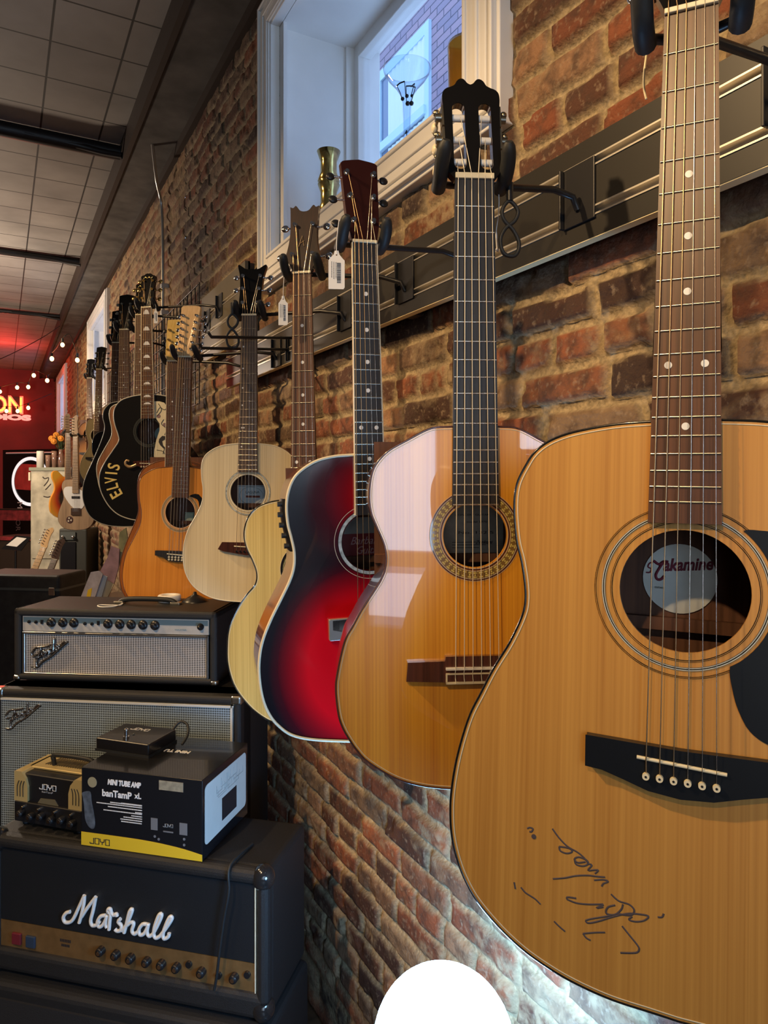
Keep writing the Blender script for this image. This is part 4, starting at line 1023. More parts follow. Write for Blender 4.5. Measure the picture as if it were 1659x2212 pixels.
# ---------------------------------------------------------------- solid-body electrics at the end of the row
def electric(label, nut, Z, Lpx, a, half_l, half_r, top, edge, tele=True, a2=0, neck=M_maple, group=None, fr=None, guard=None, star=False, head_flip=1):
    if fr is None:
        k0 = P(*nut, Z); fr = Fr(k0, adir(a), V((0, 0, 1)))
    R = empty('electric_guitar', fr=fr); tag(R, label, 'guitar', group); L = .648
    left = smooth(half_l, 4); rgt = smooth(half_r, 4)[1:-1][::-1]; out = left+rgt
    MB().prism(offset(out, .003), .006, .009).build('body_top', top, R)
    MB().prism(out, .0085, .05).build('body', edge, R, bevel=.003)
    MB().prism([(-.021, 0), (-.028, -.475), (.028, -.475), (.021, 0)], -.003, .003).build('fretboard', neck, R)
    MB().prism([(-.020, 0), (-.026, -.44), (.026, -.44), (.020, 0)], .003, .020).build('neck', neck, R)
    hd = smooth([(.020, 0), (.024, .02), (.018, .05), (.014, .12), (.020, .165), (.004, .185), (-.018, .172), (-.034, .15), (-.034, .09), (-.036, .03), (-.020, 0)], 3)
    H = MB().prism([(x*head_flip, z) for x, z in hd], .004, .017).build('headstock', neck, R)
    for i in range(6):
        z = .035+.024*i; x = -head_flip*.026
        MB().cyl((x, .004, z), (x, -.003, z), .004, n=8).cyl((x, .012, z), (x-head_flip*.022, .012, z), .003, n=8).ball((x-head_flip*.024, .012, z), .007, 8).build('tuning_machine', M_chrome, H)
    MB().box(-.021, .021, -.005, .004, -.002, .002).build('nut', M_ivory, R)
    for i in range(1, 21):
        z = -L*(1-2**(-i/12)); w_ = .021+.007*(-z/.475); MB().box(-w_, w_, -.0042, -.003, z-.001, z+.001).build('fret', M_fret, R)
    MB().box(-.04, .04, -.002, .006, -.66, -.60).build('bridge', M_chrome, R)
    MB().box(-.035, .035, 0, .007, -.52, -.50).build('pickup', M_black, R)
    if guard: MB().prism(smooth(guard[0], 4, True), .0035, .006).build('pickguard', guard[1], R)
    if star:
        c = star; MB().prism(circ(c, .030, 28), .004, .006).build('round_badge', mat('dark_maroon_badge', (.05, .015, .012), .5), R)
        for k in range(3):
            t = PI/2+2*PI*k/3+.3; q = (c[0]+.0145*math.cos(t), c[1]+.0145*math.sin(t)); s_ = []
            for j in range(10):
                r = .010 if j % 2 == 0 else .0042; u = t+PI*j/5; s_.append((q[0]+r*math.cos(u), q[1]+r*math.sin(u)))
            MB().prism(s_, .003, .0045).build('badge_star', M_cream, R)
    for i in range(6):
        x = -.018+.0072*i; MB().tube([(x*.9, -.006, 0), (x*1.3, -.004, -.63)], .0006, 4).build('guitar_string', M_steel, R)
    return R, fr
tl = [(0, -.36), (-.045, -.355), (-.105, -.365), (-.128, -.41), (-.118, -.47), (-.112, -.52), (-.135, -.58), (-.160, -.65), (-.155, -.72), (-.10, -.775), (0, -.79)]
tr = [(0, -.36), (.03, -.40), (.045, -.425), (.08, -.40), (.115, -.41), (.118, -.45), (.11, -.50), (.125, -.57), (.160, -.65), (.155, -.72), (.10, -.775), (0, -.79)]
sl = [(0, -.40), (-.04, -.40), (-.09, -.35), (-.13, -.36), (-.135, -.41), (-.115, -.47), (-.115, -.53), (-.145, -.60), (-.155, -.67), (-.14, -.74), (-.08, -.785), (0, -.79)]
sr = [(0, -.40), (.04, -.42), (.09, -.385), (.12, -.39), (.12, -.43), (.105, -.49), (.11, -.54), (.145, -.61), (.15, -.68), (.13, -.745), (.07, -.785), (0, -.79)]
M_btan = wood('sandy_ash', (.20, .125, .065), (.34, .22, .12), 200, 20, 2, rough=.45, coat=.2, axis='Z')
E1, E1f = electric('sandy brown electric guitar with a round three-star badge on its body', (163, 944), 6.0, 165, -6, tl, tr, M_btan, M_dmaho, star=(-.055, -.70), guard=([(-.03, -.42), (-.10, -.43), (-.10, -.50), (-.02, -.60), (.06, -.60), (.09, -.50), (.05, -.45)], mat('pale_guard', (.62, .60, .55), .4)), neck=wood('dull_maple', (.26, .17, .09), (.40, .27, .15), 100, 20, 2))
E2, E2f = electric('yellow, orange and black sunburst electric guitar beside the white cupboard', (147, 936), 6.6, 165, 38, sl, sr,
    burst('three_colour_sunburst', [(0, -.60)], [(.165, .235)], [(0, (.02, .01, .01)), (.42, (.015, .01, .01)), (.60, (.50, .04, .01)), (.80, (.80, .22, .02)), (1, (.75, .38, .04))]), mat('amber_edge', (.75, .34, .05), .3, coat=.5), neck=wood('dull_maple', (.3,)*3, (.3,)*3))

# ================================================================== HANGERS, TAGS
def near(fr, ds=.08, dz=.03):
    p = fr.m @ V((0, .05, .012)); return (DS, p.y+ds, p.z+dz)
HG = [('tak', 'black padded hanger gripping the neck of the nearest honey dreadnought', PD(1720, 150, DS), .040, .030),
      ('classical', 'black padded hanger gripping the slotted head of the orange classical guitar', PD(1252, 412, DS), .043, .012),
      ('red', 'black padded hanger gripping the head of the red sunburst guitar', PD(1012, 546, DS), .036, .008),
      ('bass', 'black padded hanger gripping the head of the four-string bass', PD(878, 600, DS), .037, .008),
      ('laguna', 'black padded hanger under the notched black head of the pale dreadnought', PD(748, 668, DS), .036, .008),
      ('twelve', 'black padded hanger gripping the long maple head of the twelve-string', PD(600, 757, DS), .038, .008),
      ('gold', 'black padded hanger gripping the gold maple headstock', PD(532, 786, DS), .036, .008),
      ('elvis', 'black padded hanger holding the lettered black jumbo', PD(476, 657, DS), .036, .008),
      ('brown', 'black padded hanger holding the brown guitar behind the black jumbo', PD(450, 690, DS), .036, .008),
      ('blacka', 'black padded hanger holding the plain black dreadnought', None, .036, .008),
      ('blackb', 'black padded hanger holding the black guitar with the brown neck', None, .036, .008),
      ('palefar', 'black padded hanger holding the small pale tan guitar', None, .036, .008),
      ('burstfar', 'black padded hanger holding the small brown sunburst guitar', None, .036, .008)]
for key, lab, pl, wd, tl_ in HG:
    fr = GR[key][1]; hanger(fr, lab, pl if pl is not None else near(fr), wid=wd, tilt=tl_)
for fr, lab in ((E1f, 'black padded hanger holding the sandy electric guitar'), (E2f, 'black padded hanger holding the yellow and black electric guitar')):
    hanger(fr, lab, near(fr))
price_tag(GR['red'][1], -.055, -.026, 'larger white price tag hanging left of the red sunburst guitar neck', .0265, .063, (.004, 0), -.03, .05)
price_tag(GR['bass'][1], -.034, -.055, 'narrow white price tag hanging left of the four-string bass neck', .020, .063, (.002, 0), -.03, .04)
price_tag(GR['elvis'][1], .045, -.006, 'small white price tag beside the gold-pegged black headstock', .016, .062, (-.004, 0), -.01, .02)
def loop(fr, x, z, lab, s=1.0, y=-.01):
    b0 = fr.m @ V((x, y, z)); o = empty('cable_clip', loc=b0); tag(o, lab, 'cable clip')
    f2 = Fr(V((0, 0, 0)), adir(10)); w_ = lambda a, b_, c=0: f2.m @ V((a*s, c, b_*s))
    MB().tube([w_(*p) for p in smooth([(0, .03), (.012, .018), (.008, .004), (-.006, -.008), (-.013, -.024), (-.008, -.042), (.008, -.044), (.014, -.028), (.006, -.010), (-.008, .004), (-.010, .018)], 4, True)], .0028*s, 8, closed=True).build('cord_loop', M_rubber, o)
    MB().tube([w_(0, .03), w_(0, .055)], .005*s, 8).build('toggle', M_black, o)
loop(GR['laguna'][1], -.045, -.035, 'black looped cable clip hanging left of the notched black headstock', 1.25)
loop(GR['classical'][1], .052, -.05, 'black looped cable clip hanging right of the orange classical guitar nut', 1.0, .02)
def dangling(name, label, pts, r, m):
    o = MB().tube(smooth([tuple(V(p)-V(pts[0])) for p in pts], 5), r, 6).build(name, m); o.location = pts[0]; return tag(o, label, 'string')
f1 = GR['tak'][1]; f2_ = GR['classical'][1]
dangling('loose_string', 'cream loose string dangling beside the black prong of the nearest guitar', [P(x, y, .70) for x, y in ((1399, 82), (1396, 120), (1391, 160), (1391, 190), (1396, 214))], .0012, M_ivory)
dangling('tag_thread', 'thin white thread with a folded tag hanging by the classical guitar nut', [P(x, y, .98) for x, y in ((1077, 412), (1078, 440), (1076, 470), (1072, 500), (1074, 536), (1073, 542))], [.0007]*16+[.0014]*5+[.0028]*4+[.002], M_paper)

# grid panel for the far hangers
b = MB(); s0, s1, z0, z1 = 3.22, 6.30, 1.95, 2.50
for i in range(int((s1-s0)/.077)+1): b.cyl((DS+.012, s0+i*.077, z0), (DS+.012, s0+i*.077, z1), .0028, n=6)
for i in range(int((z1-z0)/.077)+1): b.cyl((DS+.006, s0, z0+i*.077), (DS+.006, s1, z0+i*.077), .0028, n=6)
for s_ in (s0+.3, s0+1.5, s1-.3):
    for z in (z0+.1, z1-.1): b.cyl((DS+.01, s_, z), (DW-.022, s_, z), .006, n=8)
tag(b.build('gridwall_panel', M_black), 'black wire grid panel on the bricks behind the far guitars', 'grid panel')
# long wire faceouts on the slatwall beside the pale dreadnought
for i, (y1, y2, x1, x2, lab) in enumerate(((728, 730, 450, 640, 'topmost empty black wire hook left of the bass neck'), (752, 755, 430, 622, 'lower empty black wire hook left of the bass neck'))):
    e = PD(x2, y2, DS); t_ = P(x1, y1, (e-CAM).dot(FW)*.86)
    o = empty('display_hook', loc=e); tag(o, lab, 'display hook', 'empty wire hooks')
    d = t_-e; MB().tube([(0, 0, 0), tuple(d*.97), tuple(d+V((0, 0, .012)))], .0042, 8).build('hook_rod', M_black, o)
    MB().box(-.004, 0, -.012, .012, -.035, .035).cyl((-.006, 0, -.035), (-.006, 0, .035), .003, n=6).build('backing_plate', M_black, o)

# ================================================================== AMPLIFIERS
M_chr2 = mat('worn_chrome_corner', (.55, .54, .50), .28, 1)
def cloth_mat(name, a, c, sx, sz, metal=.6):
    m, t, b = nt(name); N = t.nodes; L = t.links
    tc = N.new('ShaderNodeTexCoord'); sp = N.new('ShaderNodeSeparateXYZ'); L.new(tc.outputs['Object'], sp.inputs[0])
    def wave(o, f):
        q = N.new('ShaderNodeMath'); q.operation = 'MULTIPLY'; q.inputs[1].default_value = f; L.new(o, q.inputs[0])
        s_ = N.new('ShaderNodeMath'); s_.operation = 'SINE'; L.new(q.outputs[0], s_.inputs[0])
        r = N.new('ShaderNodeMapRange'); r.inputs[1].default_value = -.5; r.inputs[2].default_value = .5; L.new(s_.outputs[0], r.inputs[0]); return r.outputs[0]
    u = wave(sp.outputs[0], 2*PI/sx); v = wave(sp.outputs[2], 2*PI/sz)
    q = N.new('ShaderNodeMath'); q.operation = 'MULTIPLY_ADD'; q.inputs[1].default_value = .45; L.new(u, q.inputs[0])
    q2 = N.new('ShaderNodeMath'); q2.operation = 'MULTIPLY'; q2.inputs[1].default_value = .55; L.new(v, q2.inputs[0]); L.new(q2.outputs[0], q.inputs[2])
    n = N.new('ShaderNodeTexNoise'); n.inputs['Scale'].default_value = 500; L.new(tc.outputs['Object'], n.inputs['Vector'])
    q3 = N.new('ShaderNodeMath'); q3.operation = 'MULTIPLY_ADD'; q3.inputs[1].default_value = .5; L.new(n.outputs['Fac'], q3.inputs[0]); 
    q4 = N.new('ShaderNodeMath'); q4.operation = 'SUBTRACT'; q4.inputs[1].default_value = .25; L.new(q.outputs[0], q4.inputs[0]); L.new(q4.outputs[0], q3.inputs[2])
    r = ramp(N, [(.1, a), (.75, c)]); L.new(q3.outputs[0], r.inputs[0]); L.new(r.outputs[0], b.inputs['Base Color'])
    b.inputs['Roughness'].default_value = .42; b.inputs['Metallic'].default_value = metal
    bu = N.new('ShaderNodeBump'); bu.inputs['Strength'].default_value = .5; bu.inputs['Distance'].default_value = .001; L.new(q.outputs[0], bu.inputs['Height']); L.new(bu.outputs[0], b.inputs['Normal'])
    return m
M_grille = cloth_mat('silver_sparkle_grille_head', (.06, .055, .055), (.72, .68, .64), .0075, .0052, .35)
M_grille2 = cloth_mat('silver_blue_grille_cabinet', (.07, .085, .09), (.46, .57, .66), .0066, .0066, .35)
FEND = [[(240, 565), (233, 535), (248, 485), (262, 452), (252, 438), (224, 446), (204, 476), (212, 496), (232, 486)], [(232, 512), (264, 498)], [(252, 438), (300, 432), (322, 424)],
        [(203, 566), (236, 566), (268, 532), (330, 492), (395, 432), (430, 403)], [(264, 492), (284, 470), (276, 460), (266, 480), (280, 496)], [(288, 492), (293, 464), (299, 476), (310, 456), (313, 482)],
        [(336, 448), (320, 454), (322, 476), (337, 462), (346, 382), (341, 462), (352, 466)], [(354, 452), (366, 434), (358, 428), (350, 446), (364, 456)], [(372, 452), (377, 420), (384, 430), (400, 410)], [(400, 410), (425, 402), (398, 428)]]
def script_logo(name, strokes, k, fr, y, r, m, parent, flat=.5, back=None):
    b = MB(); c = MB()
    for s_ in strokes:
        p = smooth([fr.loc(*k(q), y) for q in s_], 4)
        b.tube([(x, y-r*.6, z) for x, z in p], r, 8)
        if back: c.tube([(x+r*.5, y+r*.8, z-r*.5) for x, z in p], r*1.5, 8)
    o = b.build(name, m, parent)
    if back: c.build('logo_backing', back, o)
    return o
def corner(fr_o, x, y, z, sx, sy, sz, s=.030):
    """metal cap round a cabinet corner at local (x,y,z); s* point inwards"""
    b = MB(); t = .0022
    b.box(min(x-sx*t, x+sx*s), max(x-sx*t, x+sx*s), min(y-sy*t, y+sy*s), max(y-sy*t, y+sy*s), min(z-sz*t, z+sz*s*.8), max(z-sz*t, z+sz*s*.8))
    o = b.build('metal_corner', M_chr2, fr_o, bevel=.007); return o
def knob(parent, x, y, z, r=.011, m=M_black, skirt=True, mark=True, base=None, name='control_knob'):
    b = MB()
    if skirt: b.lathe([(r*1.15, 0), (r*1.1, -.003), (r*.66, -.0055)], (x, y, z), (0, 1, 0), 24)
    b.lathe([(r*.66, -.003), (r*.62, -.014), (r*.5, -.016), (0, -.016)] if skirt else [(r, 0), (r*.95, -.012), (r*.8, -.015), (0, -.0152)], (x, y, z), (0, 1, 0), 24)
    k = b.build(name, base or M_black, parent)
    if mark == 'cap': MB().cyl((x, y-.0150, z), (x, y-.0166, z), r*.46, n=16).build('knob_cap', M_chrome, k)
    return k

def joyo(name, m, parent, x, z, w, h, y, t=None, mat3=None):
    """squared capitals J O Y O"""
    t = t or h*.085; b = MB(); k = w/4.55; x0 = x-w/2+t; z0 = z-h/2+t; z1 = z+h/2-t
    def st(pts, cl=False): b.tube([(a, y, c) for a, c in pts], t, 6, closed=cl, flat=.35)
    a = x0; c = a+k*.85; st([(a, z0+h*.18), (a, z0), (c, z0), (c, z1)])
    for a in (x0+k*1.18, x0+k*3.55):
        c = a+k*.85; st([(a, z0), (c, z0), (c, z1), (a, z1)], True); 
    a = x0+k*2.30; c = a+k*.95; mx_ = (a+c)/2; st([(a, z1), (a+k*.05, z), (mx_, z-h*.08), (mx_, z0)]); st([(c, z1), (c-k*.05, z), (mx_, z-h*.08)])
    if mat3 is not None: b.map(lambda v: mat3 @ v)
    return b.build(name, m, parent)

# --- silver-fronted amplifier head
HZ = 1.0
pR = PH(468, 1487, HZ); pL = PH(29, 1473, HZ)
fh = Fr(pR, (pR-pL)); HW = (pR-pL).length; zh = fh.loc(464, 1322.6, 0)[1]
hd_ = empty('amplifier_head', fr=fh); tag(hd_, 'black amplifier head with a silver sparkle grille and a row of skirted knobs', 'amplifier')
b = MB().box(-HW, -HW+.022, 0, .235, .006, zh).box(-.022, 0, 0, .235, .006, zh).box(-HW, 0, 0, .235, zh-.024, zh).box(-HW, 0, 0, .235, .006, .026).box(-HW+.01, -.01, .03, .235, .01, zh-.01)
b.build('cabinet', M_tolex, hd_, bevel=.008)
k2 = lambda q: (q[0]/2.9625, 1250+q[1]/2.9625)
yp = .006
x0, zt = fh.loc(*k2((155, 237)), yp); x1 = fh.loc(*k2((1345, 268)), yp)[0]; zb2 = fh.loc(*k2((150, 333)), yp)[1]; xg1, zg0 = fh.loc(*k2((1325, 648)), yp)
x0 = -HW+.026; x1 = -.026
pan = MB().box(x0, x1, yp, yp+.01, zb2, zt).build('control_panel', mat('brushed_silver_panel', (.70, .68, .63), .42, .45, noise=.08, nscale=50), hd_)
MB().box(x0+.002, x1-.002, yp-.0006, yp, zt-(zt-zb2)*.42, zt-.003).build('blue_stripe', mat('steel_blue_stripe', (.16, .25, .31), .35, .4), pan)
gr = MB().box(x0+.008, x1-.008, yp+.004, yp+.012, zg0+.006, zb2-.008).build('grille', M_grille, hd_)
ft = MB(); za, zb3 = zg0-.001, zb2-.002
ft.box(x0, x1, yp-.003, yp+.008, za, za+.008).box(x0, x1, yp-.003, yp+.008, zb3-.007, zb3).box(x0, x0+.007, yp-.003, yp+.008, za, zb3).box(x1-.007, x1, yp-.003, yp+.008, za, zb3)
ft.build('grille_frame', mat('aluminium_trim', (.66, .66, .64), .3, 1), hd_, bevel=.001)
for cx, cz in ((323, 282), (397, 283), (468, 285), (686, 291), (762, 294), (835, 296), (910, 298), (987, 301)):
    x, z = fh.loc(*k2((cx, cz)), yp-.006); knob(hd_, x, yp-.001, z, .0125, mark=False)
for cx, cz in ((190, 275), (234, 277), (547, 287), (592, 289)):
    x, z = fh.loc(*k2((cx, cz)), yp); MB().cyl((x, yp, z), (x, yp-.004, z), .0048, n=16).cyl((x, yp-.003, z), (x, yp-.008, z), .0030, n=12).build('input_jack', M_black, hd_)
for cx, cz in ((272, 276), (633, 283)):
    x, z = fh.loc(*k2((cx, cz)), yp); MB().box(x-.0035, x+.0035, yp-.005, yp, z-.006, z+.006).build('slide_switch', M_black, hd_)
x, z = fh.loc(*k2((1285, 308)), yp); MB().lathe([(.010, 0), (.010, -.004), (.007, -.006), (.006, -.014), (0, -.016)], (x, yp, z), (0, 1, 0)).build('pilot_lamp', M_black, hd_)
text_part('panel_lettering', 'MASTER', .006, mat('faded_blue_print', (.20, .30, .36), .5), pan, *fh.loc(*k2((1158, 327)), yp), yp-.0008, w=.036)
script_logo('script_logo', FEND, k2, fh, yp-.002, .0021, M_chrome, hd_, back=M_black)
for sx, x in ((1, -HW), (-1, 0)): corner(hd_, x, 0, .006, sx, 1, 1, .020)
MB().tube(smooth([(-HW*.56-.0, .115, zh+.002), (-HW*.56+.03, .115, zh+.014), (-HW*.27-.03, .115, zh+.014), (-HW*.27, .115, zh+.002)], 5), .008, 8, flat=1).build('carry_handle', M_rubber, hd_)
for x in (-HW*.56, -HW*.27): MB().box(x-.016, x+.016, .103, .127, zh-.001, zh+.008).build('handle_end', M_chr2, hd_, bevel=.003)
for x in (-HW+.05, -.05):
    for y in (.04, .21): MB().cyl((x, y, 0), (x, y, .008), .012, n=14).build('rubber_foot', M_rubber, hd_)
# --- things on the head
tz = zh+HZ
def on(px, py, z): return PH(px, py, z)
q = on(366, 1291, tz+.012); o = MB().lathe([(.0, .0005), (.034, .0005), (.036, .004), (.036, .018), (.033, .0215), (.020, .0215), (.019, .017), (0, .017)], (0, 0, 0), (0, 0, 1), 36).build('tape_roll', M_white); o.location = (q.x, q.y, tz); tag(o, 'white round tape roll lying on the silver-fronted amplifier head', 'tape roll')
q = on(421, 1299, tz); o = MB().lathe([(.040, 0), (.038, .005), (.018, .016), (.007, .022), (.005, .030), (0, .031)], (0, 0, 0), (0, 0, 1), 32).build('rubber_cone', M_black); o.location = (q.x, q.y, tz); tag(o, 'black cone standing beside the white tape roll', 'cone')
lp = [(830, 138), (800, 142), (780, 160), (740, 176), (680, 181), (640, 180), (625, 173), (650, 168), (720, 170), (775, 168), (795, 148), (832, 140)]
w3 = [on(*k2(p), tz+.002) for p in lp]; o = MB().tube(smooth([tuple(p-w3[0]) for p in w3], 4), .0018, 6).build('white_cord', M_white); o.location = w3[0]; tag(o, 'thin white cord looped on top of the silver-fronted amplifier head', 'cord')

# --- the tall cabinet below
pR = PH(520, 1506, HZ-.001); fc = Fr(V((pR.x, pR.y, 0)), adir(-6.5)); CW = .74; hc_ = HZ-.001
cb = empty('speaker_cabinet', fr=fc); tag(cb, 'tall black speaker cabinet with a silver blue grille under the silver-fronted head', 'speaker cabinet')
b = MB().box(-CW, -.0, .02, .28, .02, hc_).box(-CW, -CW+.022, 0, .1, .02, hc_).box(-.022, 0, 0, .1, .02, hc_).box(-CW, 0, 0, .1, hc_-.024, hc_).box(-CW, 0, 0, .1, .02, .044)
b.build('cabinet', M_tolex, cb, bevel=.009)
MB().box(-CW+.022, -.026, .004, .022, .05, hc_-.028).build('grille', M_grille2, cb)
b = MB(); b.box(-CW+.022, -.022, .0, .012, hc_-.032, hc_-.026).box(-.030, -.024, 0, .012, .046, hc_-.026); b.build('grille_piping', mat('white_piping', (.62, .62, .58), .5), cb)
for (x, sx) in ((-CW, 1), (0, -1)):
    for z, sz in ((hc_, -1), (.02, 1)): corner(cb, x, 0, z, sx, 1, sz, .030)
for x, y in ((-.05, .05), (-.05, .24), (-CW+.05, .05), (-CW+.05, .24)): MB().cyl((x, y, 0), (x, y, .022), .018, n=14).build('rubber_foot', M_rubber, cb)
script_logo('script_logo', FEND, lambda q: k2((30+(q[0]-195)*.99, 785+(q[1]-380)*.93)), fc, .004, .0023, M_chrome, cb, back=M_black)

# --- black head with the white script, lower left
MZ = .720; mh = .345
pm = PH(580, 1885, MZ); fm = Fr(V((pm.x, pm.y, MZ-mh)), adir(-14)); MWd = .752
ma = empty('amplifier_head', fr=fm); tag(ma, 'black amplifier head with large white script lettering and a gold control strip', 'amplifier')
b = MB().box(-MWd, 0, .014, .240, .008, mh).box(-MWd, -MWd+.03, -.006, .03, .008, mh).box(-.03, 0, -.006, .03, .008, mh).box(-MWd, 0, -.006, .03, mh-.034, mh).box(-MWd, 0, -.006, .03, .008, .066)
b.build('cabinet', M_tolex, ma, bevel=.014)
k3 = lambda q: (q[0]/2.5136, 1750+q[1]/2.5136)
ym = .006
zA = fm.loc(*k3((700, 710)), ym)[1]; zB = fm.loc(*k3((700, 865)), ym)[1]
MB().box(-MWd+.03, -.034, ym, ym+.01, zA, mh-.036).build('front_panel', mat('black_vinyl_panel', (.012, .014, .017), .45, bump=.3, bscale=700), ma)
gp = MB().box(-MWd+.03, -.034, ym, ym+.01, zB, zA-.002).build('control_panel', mat('brushed_gold_panel', (.42, .25, .10), .38, .7, noise=.18, nscale=40), ma)
MB().box(-MWd+.03, -.034, ym+.001, ym+.01, .05, zB).build('lower_panel', M_tolex, ma)
MB().box(-.035, -.0325, ym-.003, ym+.004, zB, mh-.036).build('white_piping', M_cream, ma)
MARS = [[(385, 548), (362, 556), (348, 580), (358, 604), (384, 604), (404, 584), (430, 530), (462, 460)], [(462, 460), (460, 500), (448, 560), (434, 608)], [(448, 575), (480, 525), (524, 468)], [(524, 468), (510, 540), (497, 595), (506, 622), (530, 618), (545, 600)],
        [(578, 568), (552, 572), (534, 600), (540, 628), (560, 622), (578, 590), (584, 566), (577, 612), (584, 634)], [(596, 646), (600, 600), (604, 556), (591, 550), (592, 534), (604, 534), (608, 552), (622, 566), (636, 560), (640, 572)],
        [(658, 586), (646, 602), (664, 624), (658, 648), (640, 652), (628, 642)], [(664, 650), (690, 620), (722, 540), (708, 545), (692, 610), (678, 662)], [(684, 630), (714, 606), (730, 612), (720, 650), (734, 668), (752, 656)],
        [(802, 616), (778, 616), (758, 644), (764, 672), (786, 666), (804, 632), (810, 612), (802, 656), (814, 680), (834, 668)], [(834, 668), (860, 620), (882, 568), (868, 564), (846, 620), (838, 668), (850, 690), (872, 680)], [(872, 680), (910, 630), (938, 584), (924, 578), (900, 630), (888, 672), (896, 694), (918, 682), (922, 664)]]
script_logo('script_logo', MARS, k3, fm, ym-.001, .0045, mat('white_logo_plastic', (.82, .82, .80), .3), ma)
for cx, cz in ((540, 772), (622, 792), (703, 812), (790, 830), (870, 845), (952, 862), (1088, 888), (1266, 918)):
    x, z = fm.loc(*k3((cx, cz)), ym-.01); knob(ma, x, ym-.0005, z, .0105, skirt=False, mark='cap')
for cx, cz in ((1028, 834), (1190, 893), (1345, 890)):
    x, z = fm.loc(*k3((cx, cz)), ym); MB().cyl((x, ym, z), (x, ym-.006, z), .008, .0075, n=18).build('input_jack', M_black, ma)
for cx, cz, c in ((97, 693, (.16, .02, .03)), (172, 710, (.03, .05, .09))):
    x, z = fm.loc(*k3((cx, cz)), ym); MB().box(x-.013, x+.013, ym-.007, ym, z-.014, z+.014).build('rocker_switch', mat('switch_%d' % cx, c, .35), ma, bevel=.002)
b = MB(); x, z = fm.loc(*k3((355, 715)), ym)
for i in range(7): b.box(x-.015+i*.0045, x-.012+i*.0045, ym-.0005, ym, z-.001, z+.006)
for i in range(5): b.box(x-.011+i*.0048, x-.0075+i*.0048, ym-.0005, ym, z-.012, z-.006)
b.build('small_print', M_ink, gp)
for (x, sx) in ((-MWd, 1), (0, -1)):
    for z, sz in ((mh, -1), (.008, 1)):
        o = MB().ball((x+sx*.018, .014, z+sz*.020), .030, 16, (.9, .9, 1)).build('corner_protector', mat('glossy_black_corner', (.015, .015, .016), .15, coat=.6), ma)
for x in (-MWd+.06, -.06):
    for y in (.05, .21): MB().cyl((x, y, 0), (x, y, .010), .016, n=14).build('rubber_foot', M_rubber, ma)
# low cabinet it stands on
fl = Fr(V((pm.x, pm.y, 0)), adir(-14)); lo = empty('speaker_cabinet', fr=fl); tag(lo, 'low black speaker cabinet at the bottom left under the head with white script', 'speaker cabinet')
MB().box(-MWd-.01, .01, -.03, .240, .02, MZ-mh-.001).build('cabinet', M_tolex, lo, bevel=.016)
MB().box(-MWd+.03, -.03, -.036, -.028, .05, MZ-mh-.035).build('grille', mat('dark_grille', (.02, .02, .022), .7, bump=.4, bscale=300), lo)
for x in (-MWd+.06, -.06):
    for y in (.03, .21): MB().cyl((x, y, 0), (x, y, .022), .018, n=14).build('rubber_foot', M_rubber, lo)
# black lead hanging over the front of the head
wp = [fm.m @ V((fm.top(*k3((1255, 320)), mh+.004)[0], .10, mh+.005)), fm.m @ V((fm.loc(*k3((1250, 400)), 0)[0], .0, mh+.004))]
for q_ in ((1245, 440), (1220, 580), (1195, 760), (1180, 890), (1165, 975)): x, z = fm.loc(*k3(q_), -.012); wp.append(fm.m @ V((x, -.014, z)))
o = MB().tube(smooth([tuple(p-wp[0]) for p in wp], 5), .0032, 8).build('power_lead', M_rubber); o.location = wp[0]; tag(o, 'thin black lead hanging down the front of the head with white script', 'cable')

# --- carton on the black head
p0 = PH(437, 1862, MZ); p1 = PH(176, 1825, MZ); fb_ = Fr(p0, p0-p1); BW = (p0-p1).length; BH = fb_.loc(434, 1686, 0)[1]; BD = .245
bx = empty('carton', fr=fb_); tag(bx, 'glossy black amplifier carton with a yellow band along its front', 'box')
M_card = mat('glossy_black_card', (.010, .011, .014), .22, coat=.3)
MB().box(-BW, 0, 0, BD, .001, BH).build('carton_body', M_card, bx, bevel=.0015)
k2b = k2; lo_ = lambda q, y=-.0006: fb_.loc(*k2(q), y)
yel = mat('yellow_print', (.74, .50, .03), .4)
a = lo_((520, 1618)); c = lo_((1295, 1770))
band = [(-BW, .001), (0, .001), (0, c[1])]+smooth([(0, c[1]), (-BW*.20, c[1]+.010), (-BW*.5, (a[1]+c[1])/2+.008), (-BW, a[1])], 4)[1:]
MB().prism(band, -.0008, 0).build('yellow_band', yel, bx)
joyo('printed_lettering', M_ink, bx, *lo_((637, 1682)), .055, .0165, -.0010)
Wp = mat('white_print', (.80, .80, .80), .5)
text_part('printed_lettering', 'MINI TUBE AMP', .017, Wp, bx, *lo_((795, 1312)), -.0008, w=.090, shear=.15, bold=.0009)
text_part('printed_lettering', 'banTamP', .022, Wp, bx, *lo_((748, 1380)), -.0008, w=.080, bold=.0007)
text_part('printed_lettering', 'xL', .019, Wp, bx, *lo_((882, 1390)), -.0008, w=.018, bold=.0004)
b = MB()
for i, (xa, z_) in enumerate(((775, 1443), (705, 1446), (618, 1458), (690, 1475), (865, 1492), (662, 1500), (840, 1516), (790, 1530), (770, 1545), (775, 1560))):
    X1, Z1 = lo_((908, z_+10)); X0 = lo_((xa, z_+2))[0]; x = X0
    while x < X1:
        w_ = random.uniform(.0014, .004); b.box(x, min(x+w_, X1), -.0006, 0, Z1-.0011, Z1+.0011); x += w_+.0008
b.build('small_print', Wp, bx)
c0 = lo_((590, 1303)); MB().prism(circ(c0, .0125, 28), -.0008, 0).build('round_seal', mat('gold_seal', (.42, .38, .24), .4, .3), bx)
a = lo_((1017, 1290)); c = lo_((1172, 1368)); st_ = MB().box(a[0], c[0], -.0008, 0, c[1], a[1]).build('silver_sticker', mat('silver_sticker_foil', (.45, .42, .32), .4, .4, noise=.3, nscale=80), bx)
